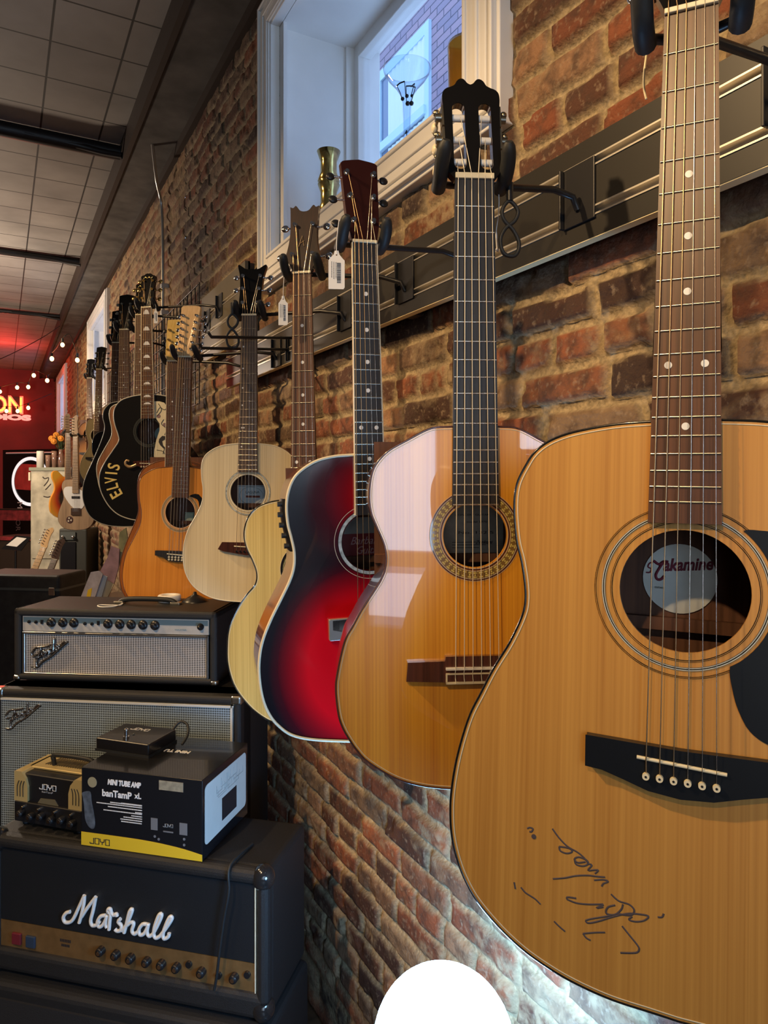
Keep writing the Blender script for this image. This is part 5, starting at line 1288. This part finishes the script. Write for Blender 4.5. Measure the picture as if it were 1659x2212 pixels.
# picture of the little amplifier printed on the card
gp_ = mat('grey_print', (.16, .17, .19), .5); b = MB()
for qa, qc in (((965, 1530), (1008, 1612)), ((1148, 1562), (1198, 1645))):
    a = lo_(qa); c = lo_(qc); b.box(a[0], c[0], -.0005, 0, c[1], a[1])
a = lo_((1044, 1613)); c = lo_((1108, 1630)); b.box(a[0], c[0], -.0005, 0, c[1], a[1]); b.build('printed_picture', gp_, bx)
joyo('printed_lettering', mat('dim_white_print', (.34, .35, .37), .5), bx, *lo_((1074, 1581)), .026, .009, -.0006)
b = MB()
for q_ in ((990, 1650), (1015, 1668), (1178, 1668), (1178, 1705)): b.prism(circ(lo_(q_), .0032, 10), -.0006, 0)
b.build('printed_picture', gp_, bx)
b = MB(); px = [(525, 1370), (560, 1360), (580, 1370), (585, 1420), (600, 1500), (608, 1560), (600, 1600), (570, 1590), (545, 1540), (538, 1460), (530, 1400)]
b.prism(smooth([lo_(q_) for q_ in px], 3, True)[::-1], -.0005, 0); b.build('printed_picture', mat('dim_blue_print', (.09, .11, .14), .5, noise=.6, nscale=60), bx)
# white diagram on the right end
e = lambda q: fb_.side(*k2(q), .0006)
pl_ = [e(q_) for q_ in ((1310, 1285), (1530, 1085), (1538, 1180), (1535, 1470), (1310, 1695))]
y0_, y1_ = .012, BD-.012; z0_, z1_ = .030, BH-.018
side_m = Matrix(((0, -1, 0), (1, 0, 0), (0, 0, 1)))      # XZ outlines turned on to the end of the carton
def side_prism(out, d0, d1): b = MB().prism(out, d0, d1); b.map(lambda v: V((-v.y, v.x, v.z))); return b
sl_ = side_prism(rrect(y0_, y1_, z0_, z1_, .012), -.0008, 0).build('white_diagram_panel', mat('white_card_panel', (.72, .72, .68), .5, noise=.05, nscale=20), bx)
dk = side_prism([(y0_+.085, z0_+.020), (y0_+.165, z0_+.020), (y0_+.165, z0_+.075), (y0_+.085, z0_+.075)], -.0012, -.0006).build('black_print_block', M_ink, sl_)
b = MB(); random.seed(3)
for i in range(12):
    x = random.uniform(y0_+.02, y1_-.05); z = random.uniform(z0_+.085, z1_-.03); w_ = random.uniform(.02, .045); h_ = random.uniform(.010, .024)
    for p_ in (((x, z), (x+w_, z)), ((x, z), (x, z+h_)), ((x+w_, z), (x+w_, z+h_))):
        b.tube([(.0012, p_[0][0], p_[0][1]), (.0012, p_[1][0], p_[1][1])], .0005, 4)
b.build('diagram_lines', mat('pale_grey_print', (.45, .45, .44), .6), sl_)
x_, y_ = fb_.top(*k2((1135, 1106)), BH); text_part('printed_lettering', 'MINI TU', .020, Wp, bx, x_, y_, -(BH+.0006), w=.070, bold=.0006, rot=PI, mat3=Matrix(((1, 0, 0), (0, 0, 1), (0, -1, 0))))
# --- pedal on the carton
pz = MZ+BH
a = PH(*k2((950, 1150)), pz); c = PH(*k2((612, 1100)), pz); d_ = PH(*k2((1088, 1040)), pz)
fp = Fr(a, a-c); PWd = (a-c).length; PD_ = max(.09, abs(fp.top(*k2((1088, 1040)), 0)[1])); PD_ = min(PD_, .13)
pe = empty('footswitch_pedal', fr=fp); tag(pe, 'black metal footswitch pedal lying on the black carton', 'pedal')
ph_ = .034
MB().box(-PWd, 0, 0, PD_, .004, ph_).build('pedal_case', mat('black_enamel', (.010, .010, .012), .28, coat=.3), pe, bevel=.004)
MB().box(-PWd-.001, .001, -.001, PD_+.001, 0, .006).build('base_plate', M_rubber, pe)
tp = lambda q: fp.top(*k2(q), ph_)
x, y = tp((808, 1020)); MB().cyl((x, y, ph_), (x, y, ph_+.005), .008, n=6).cyl((x, y, ph_+.004), (x, y, ph_+.020), .0045, n=14).ball((x, y, ph_+.022), .0062, 12, (1, 1, .6)).build('foot_switch', M_chrome, pe)
x, y = tp((855, 998)); MB().ball((x, y, ph_+.001), .003, 8).build('indicator_light', M_dgrey, pe)
x, y = tp((898, 965)); joyo('printed_lettering', Wp, pe, x, y, .055, .016, -(ph_+.0004), mat3=Matrix(((1, 0, 0), (0, 0, 1), (0, -1, 0))))
cpts = [V((-.015, PD_-.01, ph_*.6)), V((-.005, PD_+.02, ph_+.012)), V((.02, PD_+.02, ph_+.008)), V((.035, PD_-.0, ph_-.01)), V((.038, PD_-.03, .008))]
MB().tube(smooth([tuple(p) for p in cpts], 5), .0035, 8).build('lead', M_rubber, pe)

# --- little gold and black amplifier
p0 = PH(178, 1802, MZ+.004); p1 = PH(33, 1776, MZ+.004); fs = Fr(V((p0.x, p0.y, MZ)), p0-p1); SWd = (p0-p1).length
sa = empty('mini_amplifier', fr=fs); tag(sa, 'little gold and black amplifier with a carry handle beside the carton', 'amplifier')
sh = fs.loc(60, 1673, .0)[1]; SD = .11; M_sg = mat('champagne_gold_paint', (.60, .46, .20), .35, .35)
kn = fs.loc(60, 1732, 0)[1]
MB().box(-SWd+.004, -.004, .004, SD, .012, sh).build('case', M_black, sa, bevel=.004)
MB().box(-SWd, 0, -.004, .02, .010, kn).build('control_panel', M_black, sa, bevel=.003)
for sx, x0 in ((1, -SWd-.001), (-1, .001)):
    ck = MB(); out = [(0, 0), (.042, 0), (.042, (sh-kn)*.55), (.036, (sh-kn)*.85), (.022, (sh-kn)+.006), (0, (sh-kn)+.006)]
    o2 = [(x0+sx*a_, kn+b_) for a_, b_ in out]
    ck.prism(o2 if sx > 0 else o2[::-1], -.002, SD+.002)
    c_ = ck.build('gold_cheek', M_sg, sa, bevel=.003); b = MB()
    for k in range(3): b.tube(smooth([(x0+sx*(.010+k*.009), -.0025, kn+.012), (x0+sx*(.010+k*.009), -.0025, kn+(sh-kn)*.55), (x0+sx*(.016+k*.008), -.0025, kn+(sh-kn)*.75)], 3), .0012, 5)
    b.build('vent_slots', M_black, c_)
tpn = MB().box(-SWd+.01, -.01, .035, SD, sh, sh+.006).build('top_vent', M_sg, sa, bevel=.002)
b = MB()
for i in range(18): x = -SWd+.045+i*(SWd-.08)/18; b.tube([(x, .055, sh+.0065), (x+.010, .10, sh+.0065)], .0012, 4)
b.build('vent_slots', M_black, tpn)
MB().tube(smooth([(-SWd*.66, .06, sh), (-SWd*.66, .055, sh+.022), (-SWd*.62, .055, sh+.034), (-SWd*.12, .055, sh+.034), (-SWd*.08, .055, sh+.022), (-SWd*.08, .06, sh)], 4), .006, 8).build('carry_handle', M_rubber, sa)
joyo('printed_lettering', Wp, sa, *fs.loc(*k2((305, 1336)), .004), .053, .0155, .0035)
text_part('printed_lettering', 'banTamP', .006, mat('dim_white_print', (.34,)*3), sa, *fs.loc(*k2((305, 1367)), .004), .003, w=.034)
MB().prism([fs.loc(*k2(q_), .004) for q_ in ((240, 1438), (375, 1455), (352, 1415), (262, 1405))], .0028, .004).build('nameplate', mat('dull_brass_plate', (.20, .17, .10), .5, .4), sa)
for i in range(6):
    x = -SWd+.028+i*(SWd-.05)/5; knob(sa, x, -.005, .032+ (.0 if i % 2 else .004), .0095, skirt=False, mark='cap')
for i in range(4):
    x = -SWd+.030+i*(SWd-.06)/3; MB().cyl((x, -.004, kn-.012), (x, -.012, kn-.012), .004, n=12).build('toggle_switch', M_chrome, sa)
for x in (-SWd+.02, -.02):
    for y in (.015, SD-.015): MB().cyl((x, y, 0), (x, y, .012), .008, n=12).build('rubber_foot', M_rubber, sa)

# ================================================================== GLOBE LAMP
q = P(958, 2258, 1.06); lr = 153/F*1.06
lm = empty('globe_lamp', loc=(q.x, q.y, 0)); tag(lm, 'glowing white globe lamp at the bottom of the picture by the wall', 'lamp')
M_globe = mat('lit_opal_globe', (.9, .95, 1), .3, emit=50.0, ecol=(.28, .58, 1.0))
MB().ball((0, 0, q.z), lr, 40, (1, 1, 1)).build('glass_globe', M_globe, lm)
MB().lathe([(.0, 0), (.13, 0), (.13, .012), (.03, .022), (.012, .04), (.012, q.z-lr-.03), (.035, q.z-lr-.02), (.045, q.z-lr+.02), (.0, q.z-lr+.02)], (0, 0, 0), (0, 0, 1), 28).build('stand', M_black, lm)

# ================================================================== THINGS ON THE WINDOW SILL
sz_ = W1[2]
q = PD(1012, 140, .99); r_ = .051
amb = mat('amber_glass', (1.0, .55, .05), .12, coat=.6, trans=.6)
o = MB().lathe([(r_*.7, .001), (r_*.8, .01), (r_*.93, .10), (r_, PD(1012, 95, .99).z-sz_-.01), (r_*.96, PD(1012, 95, .99).z-sz_), (r_*.9, PD(1012, 95, .99).z-sz_-.01), (r_*.75, .02), (0, .015)], (0, 0, 0), (0, 0, 1), 36).build('amber_vase', amb); o.location = (q.x, q.y, sz_)
tag(o, 'amber glass vase on the window sill above the classical guitar head', 'vase')
q = PD(710, 400, .95); H_ = PD(710, 328, .95).z-sz_; r_ = .037; pr = [(r_*.8, .001)]
for i in range(3):
    h = H_*i/3; pr += [(r_*.98, h+.004), (r_*.74, h+H_*.10), (r_*.72, h+H_*.22), (r_*.98, h+H_*.31), (r_*.80, h+H_*.325)]
pr[-2:] = [(r_*1.05, H_), (r_*.93, H_)]; pr += [(r_*.7, H_-.03), (r_*.6, .03), (0, .03)]
o = MB().lathe(pr, (0, 0, 0), (0, 0, 1), 32).build('brass_vase', M_brass); o.location = (q.x, q.y, sz_); tag(o, 'shiny brass bamboo-shaped vase on the sill behind the maroon headstock', 'vase')
q = PD(879, 200, 1.0); zt_ = PD(879, 148, 1.0).z-sz_; hv = empty('glass_vase', loc=(q.x, q.y, sz_)); tag(hv, 'clear trumpet-shaped glass vase painted with black music notes', 'vase')
vp = [(.040, .001), (.042, .006), (.016, .014), (.010, zt_*.12), (.010, zt_*.60), (.012, zt_*.74), (.018, zt_*.80), (.032, zt_*.86), (.052, zt_*.92), (.064, zt_*.97), (.067, zt_)]
M_vg = glassy('clear_vase_glass', (.90, .94, .98))
MB().lathe(vp+[(r-.002, h) for r, h in vp[::-1]], (0, 0, 0), (0, 0, 1), 40).build('vase_bowl', M_vg, hv)
dirc = (CAM-V((q.x, q.y, 0))); dirc.z = 0; dirc.normalize(); ac = math.atan2(dirc.y, dirc.x)
def rad(h): return np.interp(h, [p[1] for p in vp], [p[0] for p in vp])
def note(da, h, s, two):
    b = MB(); w_ = lambda x, z: (math.cos(ac+(da+x/max(rad(h), .02)))*(rad(h+z)+.0015), math.sin(ac+(da+x/max(rad(h), .02)))*(rad(h+z)+.0015), h+z)
    b.ball(w_(0, 0), .0055*s, 8).tube([w_(-.004*s, 0), w_(-.004*s, .018*s), w_(-.004*s, .034*s)], .0011, 5)
    if two: b.ball(w_(.018*s, .004*s), .0055*s, 8).tube([w_(.014*s, .004*s), w_(.014*s, .036*s)], .0011, 5).tube([w_(-.004*s, .034*s), w_(.005*s, .035*s), w_(.014*s, .036*s)], .002, 5)
    else: b.tube([w_(-.004*s, .034*s), w_(-.012*s, .022*s)], .0016, 5)
    b.build('painted_note', M_black, hv)
note(.15, zt_*.72, 1.2, True); note(-.9, zt_*.76, 1.0, True); note(.9, zt_*.78, .8, False); note(.1, zt_*.45, .8, False); note(-.2, zt_*.30, .8, False); note(.1, zt_*.18, .7, False)

# ================================================================== CEILING PIPES, CONDUIT
M_pipe = mat('black_iron_pipe', (.012, .010, .010), .45)
def pipe(lab, y_s, r, z=ZC-.03, dz=0.0, tail=True):
    o = empty('ceiling_pipe', loc=(SO, y_s, z)); tag(o, lab, 'pipe', 'black pipes crossing the ceiling')
    MB().tube([(-3.4, 0, 0), (-.02, 0, 0)], r, 10).build('pipe_run', M_pipe, o)
    if tail: MB().tube(smooth([(-.50, -.02, -.01), (-.25, -.02, -.014), (-.12, -.05, -.035), (-.02, -.10, -.055)], 5), r*.45, 8).build('branch_lead', M_pipe, o)
def yat(px, py, z):
    return PH(px, py, z).y
pipe('thick black pipe crossing the ceiling, nearest of the three', yat(120, 300, 3.45), .040, 3.445)
pipe('middle black pipe crossing the ceiling above the red glow', yat(90, 555, 3.46), .026, 3.46)
pipe('far thin black pipe crossing the ceiling just in front of the red glow', yat(70, 678, 3.46), .022, 3.46)
M_cond = mat('galvanised_conduit', (.50, .52, .50), .35, .9)
cpx = [(329, 355), (338, 388), (347, 430), (351, 480), (352, 560), (353, 690), (354, 830)]
pts = [PD(x, y, DW-.035 if i > 2 else DW-.035-(2-i)*.045-.01) for i, (x, y) in enumerate(cpx)]
sC = pts[4].y
cn = empty('conduit', loc=pts[4]); tag(cn, 'slim grey steel conduit running down the brick wall', 'conduit')
pts[0].z = SZ+.005
base = pts[4]
pp = [V((p.x-base.x, p.y-base.y, p.z-base.z)) for p in pts]
for i in (4, 5, 6): pp[i].x = pp[4].x; pp[i].y = pp[4].y
pp[6].z = -1.0
MB().tube(smooth([tuple(p) for p in pp], 4), .0085, 10).build('conduit_tube', M_cond, cn)
for z in (-.15, -.30): MB().box(-.012, .035, -.020, .020, z-.012, z+.012).build('conduit_clip', M_cond, cn, bevel=.002)

# ================================================================== THE FAR END
# string lights
M_bulb = mat('glowing_warm_bulb', (1, .8, .5), .3, emit=9, ecol=(1, .60, .20))
def bulb(px, py, Z, lab, r=.030):
    c = P(px, py, Z); o = empty('string_light_bulb', loc=c); tag(o, lab, 'light bulb', 'warm bulbs of the string lights')
    MB().ball((0, 0, 0), r, 12, (1, 1, 1.2)).build('glass_bulb', M_bulb, o)
    MB().cyl((0, 0, r*1.1), (0, 0, r*1.1+.045), .013, n=10).build('socket', M_black, o); return c+V((0, 0, r*1.1+.045))
bl = 'warm glowing bulb of the string lights, '
BU = {}
for k, (x, y, Z, lab) in enumerate(((135, 745, 7.4, 'highest one just below the soffit'), (112, 775, 9.0, 'left of the highest one'), (167, 778, 7.0, 'in front of the brick wall'),
    (73, 811, 10.2, 'upper one left of the far white window frame'), (102, 822, 10.0, 'closest to the far white window frame'), (61, 836, 10.6, 'third from the far white window frame'), (37, 837, 10.8, 'fourth from the far white window frame'),
    (61, 881, 11.0, 'right of the red sign letters'), (38, 888, 11.1, 'over the last red sign letter'), (14, 888, 11.2, 'over the first red sign letter'), (0, 846, 11.2, 'at the left edge of the picture'))):
    BU[k] = bulb(x, y, Z, bl+lab, .026 if Z > 8 else .020)
def wire(lab, pts, r=.004):
    o = MB().tube(smooth([tuple(V(p)-V(pts[0])) for p in pts], 5), r, 6).build('light_cord', M_black); o.location = pts[0]; tag(o, lab, 'cable')
wire('black cord linking the upper bulbs under the ceiling', [BU[1], (BU[0]+BU[1])/2-V((0, 0, .02)), BU[0], P(150, 722, 7.4), P(160, 745, 7.2), BU[2]])
wire('black cord linking the bulbs above the red sign', [P(-20, 835, 11.2), BU[10], BU[6], BU[5], BU[3]-V((0, 0, .0)), BU[4], P(112, 800, 10.6)])
wire('black cord linking the bulbs across the red sign letters', [P(-20, 878, 11.3), BU[9], BU[8], BU[7], P(112, 850, 11.2)])
wire('black cord hanging down the brick wall from a bulb', [BU[2], P(168, 830, 7.0), P(166, 860, 7.0), P(167, 905, 7.0)], .003)
wire('thin dark cord rising to the soffit over the red glow', [P(-10, 780, 9.0), P(30, 762, 8.8), P(90, 730, 8.2), P(128, 705, 7.8)], .005)
# red lettering
_sp = (lambda r: CAM+r*(13.42/r.y))(ray(20, 895)); fsn = Fr(_sp, V((1, 0, 0))); sg = empty('lit_sign', fr=fsn); tag(sg, 'glowing red and orange lettered sign on the red back wall', 'sign')
M_nr = mat('red_neon', (1, .1, .05), .4, emit=5, ecol=(1, .06, .03)); M_no = mat('orange_neon', (1, .5, .05), .4, emit=5, ecol=(1, .36, .03)); M_np = mat('pink_lit_letters', (1, .35, .30), .4, emit=1.3, ecol=(1, .30, .24))
x, z = fsn.loc(14, 874, 0); text_part('neon_word', 'ON', .40, M_nr, sg, x, z, 0, w=.50, ext=.02, bold=.014)
text_part('neon_word', 'ON', .37, M_no, sg, x, z, -.025, w=.45, ext=.004, bold=-.002)
x, z = fsn.loc(17, 901, 0); text_part('lit_word', 'UDIOS', .12, M_np, sg, x-.06, z, 0, w=.82, ext=.02, bold=.008)
MB().box(-.30, .18, .02, .05, -.04, .30).build('sign_backing', M_dark, sg)
# black board with a white ring
fbo = Fr(P(45, 1100, 10.3), adir(-20)); bo_ = empty('poster_board', fr=fbo); tag(bo_, 'black board with a white ring round a red picture below the lit sign', 'poster')
x0, z1 = fbo.loc(6, 972, 0); x1 = x0+1.0; z0 = fbo.loc(20, 1104, 0)[1]
MB().box(x0, x1, 0, .04, -fbo.m.translation.z, z1).build('board', M_lacq, bo_)
cx, cz = fbo.loc(66, 1040, -.005); R_ = abs(fbo.loc(27, 1040, -.005)[0]-cx)
MB().ring((cx, cz), R_*.90, R_*1.04, -.008, 48).build('white_ring', mat('white_ring_added_glow', (.85, .85, .85), .5, emit=.9), bo_)  # emission added so the ring stays white under the red lamps
rp = [(cx+R_*.88*math.cos(t), cz+R_*.88*math.sin(t)) for t in [math.radians(a) for a in range(-28, 60, 8)]]+[(cx+R_*.88*math.cos(t), cz+R_*.88*math.sin(t)) for t in [math.radians(a) for a in range(122, 208, 8)]]
MB().prism(rp, -.006, -.001).build('red_picture', mat('red_poster_paint', (.65, .08, .07), .5, noise=.3, nscale=8), bo_)
text_part('board_lettering', 'ME', .14, mat('white_board_paint', (.85,)*3), bo_, *fbo.loc(44, 1097, 0), -.008, rot=-PI/2)
text_part('board_lettering', 'OR', .12, mat('dim_white_print', (.34,)*3), bo_, *fbo.loc(40, 1135, 0), -.008, rot=-PI/2)
MB().tube([(x0+.08, -.01, z1-.05), (x1, -.01, z1-.05)], .012, 6).build('top_rail', mat('white_board_paint', (.85,)*3), bo_)
# red cloth and shelf with clutter below
fr_ = Fr(P(0, 1128, 9.6), adir(-10)); x0, _ = fr_.loc(-20, 1128, 0); x1, _ = fr_.loc(74, 1128, 0); za = fr_.loc(10, 1100, 0)[1]; zb = fr_.loc(10, 1124, 0)[1]
o = empty('bunting_banner', fr=fr_); tag(o, 'dark red patterned banner hung across below the ringed board', 'banner')
MB().box(x0, x1, 0, .02, zb, za).build('cloth', mat('dark_red_cloth', (.30, .03, .035), .8, noise=.6, nscale=14), o)
MB().tube([(x0, -.005, za), (x1, -.005, za)], .012, 6).build('rail', M_dark, o)
fr_ = Fr(P(-10, 1230, 8.6), adir(-10)); o = empty('dark_shelf_unit', fr=fr_); tag(o, 'dark shelf unit with red edges at the far left under the banner', 'shelf')
x1, zt_ = fr_.loc(76, 1128, 0)
MB().box(-.05, x1, .05, .45, -1.0, fr_.loc(40, 1160, 0)[1]).build('unit', M_dark, o, bevel=.01)
MB().box(-.05, x1, .03, .06, fr_.loc(40, 1168, 0)[1], fr_.loc(40, 1160, 0)[1]).build('red_edge', mat('dark_red_cloth', (.3,)*3), o)
# music stand with white sheet
fr_ = Fr(P(36, 1200, 7.6), adir(-12)); o = empty('music_stand', fr=fr_); tag(o, 'dark music stand holding a bright white sheet at the far left', 'music stand')
q4 = [fr_.loc(a_, b_, 0) for a_, b_ in ((14, 1178), (37, 1181), (58, 1163), (37, 1160))]
b = MB(); b.prism(q4, -.006, -.001); b.build('paper_sheet', mat('bright_paper', (.9, .88, .82), .6), o)
q5 = [fr_.loc(a_, b_, 0) for a_, b_ in ((2, 1186), (45, 1190), (68, 1160), (34, 1156))]; MB().prism(q5, 0, .01).build('desk', M_black, o)
MB().cyl((q5[1][0]-.08, .02, q5[1][1]), (q5[1][0]-.08, .02, -fr_.m.translation.z), .012, n=8).build('pole', M_black, o)
# aged cupboard, candle, flowers, glasses
fcu = Fr(P(66, 1235, 7.3), adir(-4)); z_f = fcu.m.translation.z; cu = empty('cupboard', fr=fcu); tag(cu, 'tall chipped off-white cupboard against the brick wall', 'cupboard')
zt_ = fcu.loc(90, 1017, 0)[1]; cw_ = .50
M_aged = mat('chipped_white_paint', (.50, .46, .34), .7, noise=.35, nscale=9)
MB().box(0, cw_, .0, .20, -z_f+.002, zt_).build('carcass', M_aged, cu, bevel=.006)
MB().box(-.012, cw_+.012, -.015, .205, zt_, zt_+.035).build('top_board', mat('grey_green_board', (.26, .27, .20), .6), cu, bevel=.004)
MB().box(.02, cw_-.02, -.012, .0, zt_-.9, zt_-.03).build('door', M_aged, cu, bevel=.004)
MB().box(-.014, .004, -.016, .01, zt_-.10, zt_-.015).build('hinge', M_cream, cu)
b = MB()
for s_ in ([(92, 1030), (97, 1034), (105, 1032), (103, 1040), (95, 1050)], [(110, 1045), (104, 1052), (98, 1058)], [(94, 1072), (103, 1074), (110, 1072)], [(92, 1155), (96, 1160), (94, 1166)]):
    b.tube([(x, -.0125, z) for x, z in smooth([fcu.loc(*q_, -.012) for q_ in s_], 4)], .006, 5, flat=.2)
b.build('paint_cracks', M_dark, cu)
ztop = z_f+zt_+.035
def ontop(px, dy): p = fcu.m @ V((fcu.loc(px, 1010, dy)[0], dy, 0)); return V((p.x, p.y, ztop))
q = ontop(87, .10); o = MB().lathe([(0, .001), (.036, .001), (.036, .165), (.033, .172), (.0, .170)], (0, 0, 0), (0, 0, 1), 24).build('pillar_candle', mat('white_wax', (.78, .74, .64), .5)); o.location = q; tag(o, 'white pillar candle standing on the chipped cupboard', 'candle')
M_gl = mat('smoky_glass', (.25, .14, .10), .08, spec=.8, coat=.5)
for px, h, lab in ((104, .13, 'short dark glass tumbler beside the white candle'), (117, .17, 'taller dark glass tumbler under the orange flowers')):
    q = ontop(px, .06); o = MB().lathe([(0, .001), (.022, .001), (.027, h), (.024, h), (.018, .02), (0, .02)], (0, 0, 0), (0, 0, 1), 18).build('glass_tumbler', M_gl); o.location = q; tag(o, lab, 'glass')
q = ontop(131, .12); fl_ = empty('flower_vase', loc=q); tag(fl_, 'dark vase with orange flowers on top of the chipped cupboard', 'flowers')
MB().lathe([(0, .001), (.03, .001), (.04, .06), (.03, .13), (.018, .17), (.024, .19), (.0, .188)], (0, 0, 0), (0, 0, 1), 20).build('vase', M_gl, fl_)
M_leaf = mat('dark_leaf', (.03, .05, .015), .6); M_pet = mat('orange_petals', (.75, .28, .03), .6)
b = MB(); random.seed(5)
for i in range(26):
    t = random.uniform(0, 2*PI); h = random.uniform(.22, .40); r = random.uniform(.02, .10)
    b.tube([(0, 0, .18), (math.cos(t)*r*.5, math.sin(t)*r*.5, h*.8), (math.cos(t)*r, math.sin(t)*r, h)], [.002, .006, .001], 5)
b.build('stems', M_leaf, fl_)
for i, (dx, dz) in enumerate(((-.07, .30), (-.02, .335), (-.045, .27), (.03, .30))):
    b = MB(); c = fcu.m.to_3x3() @ V((dx, -.05, dz)); 
    for j in range(14):
        t = 2*PI*j/14; b.ball(c+V((math.cos(t)*.02, 0, math.sin(t)*.02)), .012, 6)
    b.ball(c, .02, 8); b.build('blossom', M_pet, fl_)
# dark combo amplifier under the electrics
fam = Fr(P(127, 1290, 6.4), adir(0)); o = empty('guitar_amplifier', fr=fam); tag(o, 'tall dark amplifier standing below the sandy electric guitar', 'amplifier')
zf = -fam.m.translation.z; zt_ = fam.loc(140, 1142, 0)[1]; xw = fam.loc(188, 1290, 0)[0]
MB().box(0, xw, 0, .27, zf+.002, zt_).build('cabinet', mat('dark_olive_tolex', (.045, .045, .035), .6), o, bevel=.015)
MB().box(.02, xw*.6, -.008, .0, zf+.1, zt_-.12).build('grille', M_black, o)
MB().box(.02, xw*.6, -.01, .0, zt_-.10, zt_-.03).build('control_panel', M_dgrey, o)
for i in range(2):
    x = fam.loc(137+i*22, 1163, 0)[0]; MB().ball((x, -.02, zt_-.075), .014, 8).build('control_knob', M_chrome, o)
# two guitars on floor stands, leaning
def floor_guitar(lab, top, bot, Z, neck, headm, body):
    a = P(*top, Z); c = P(*bot, Z*.97); ax = (a-c).normalized(); nut = c+ax*((a-c).length-.13)
    R, f_ = electric(lab, None, None, None, 0, sl, sr, body, body, fr=Fr(nut, adir(15), ax), neck=neck)
    return R, f_
floor_guitar('electric guitar with a pale maple headstock leaning in front of the chipped cupboard', (107, 1152), (68, 1244), 5.9, M_maple, M_maple, M_lacq)
floor_guitar('dark electric guitar leaning in front of the tall dark amplifier', (131, 1176), (97, 1260), 5.6, wood('dull_rosewood', (.06, .03, .02), (.14, .08, .05), 100, 20, 2), M_lacq, M_lacq)
# black flight case at the left behind the heads
fk = Fr(P(-30, 1240, 4.6), adir(-8)); zf = -fk.m.translation.z; o = empty('equipment_case', fr=fk); tag(o, 'large dark equipment case at the left edge behind the silver-fronted head', 'case')
x1 = fk.loc(128, 1262, 0)[0]
MB().box(-.1, x1, 0, .32, zf+.002, 0).build('case_body', mat('dark_case_fabric', (.035, .033, .030), .6, noise=.3, nscale=20), o, bevel=.02)
MB().box(-.1, x1+.002, -.004, .32, -.10, -.085).build('lid_seam', M_dgrey, o)
x_, z_ = fk.loc(113, 1276, 0); MB().box(x_-.02, x_+.02, -.012, 0, z_-.03, z_+.02).build('latch', M_chrome, o, bevel=.004)
# brown timber post and low cabinet behind the head, with leaflets
fw_ = Fr(P(178, 1296, 3.05), adir(-4)); zf = -fw_.m.translation.z; o = empty('low_bookcase', fr=fw_); tag(o, 'low dark wooden bookcase holding leaflets behind the silver-fronted head', 'bookcase')
x1 = fw_.loc(330, 1296, 0)[0]; MB().box(0, x1, 0, .30, zf+.002, -.01).build('carcass', wood('dark_walnut', (.03, .015, .008), (.08, .04, .022), 60, 9, 1, axis='X'), o, bevel=.006)
def leaflet(lab, px, y, m, th=.006, extra=None):
    ps = [fw_.loc(*q_, y) for q_ in px]; o_ = empty('leaflet', fr=fw_); tag(o_, lab, 'leaflet', 'leaflets standing on the bookcase')
    MB().prism(ps[::-1], y, y+th).build('cover', m, o_)
    if extra: MB().prism([fw_.loc(*q_, y) for q_ in extra[0]][::-1], y-.001, y).build('printed_patch', extra[1], o_)
leaflet('lilac leaflet with a yellow patch standing behind the silver-fronted head', [(174, 1291), (196, 1236), (214, 1233), (222, 1240), (205, 1291)], .04, mat('lilac_print', (.40, .38, .45), .5, noise=.3, nscale=25), .006, ([(187, 1289), (190, 1274), (199, 1270), (196, 1289)], mat('yellow_print', (.7,)*3)))
leaflet('pale blue leaflet leaning against the lilac one', [(207, 1291), (216, 1240), (232, 1246), (219, 1291)], .055, mat('pale_blue_print', (.45, .52, .62), .5))
leaflet('tall mauve leaflet standing behind the pale blue one', [(215, 1236), (232, 1204), (240, 1180), (258, 1186), (256, 1225), (246, 1262), (232, 1258)], .10, mat('mauve_print', (.32, .20, .24), .5, noise=.4, nscale=20))
leaflet('cream leaflet lowest beside the amber twelve-string', [(218, 1291), (232, 1254), (246, 1262), (232, 1291)], .07, mat('cream_print', (.50, .44, .32), .5))
leaflet('greenish leaflet beside the edge of the amber twelve-string', [(256, 1190), (258, 1150), (272, 1140), (276, 1165), (268, 1200), (258, 1225)], .12, mat('olive_print', (.22, .22, .12), .5, noise=.4, nscale=20))
tag(MB().box(-.03, .0, -.35, .25, -2.0, 0).build('timber_panel', wood('aged_timber', (.06, .035, .02), (.16, .10, .055), 30, 6, 1, rough=.7, coat=0)), 'weathered brown timber panel on the wall below the black guitars', 'panel').location = (DW-.02, 4.3, 2.0-.35)
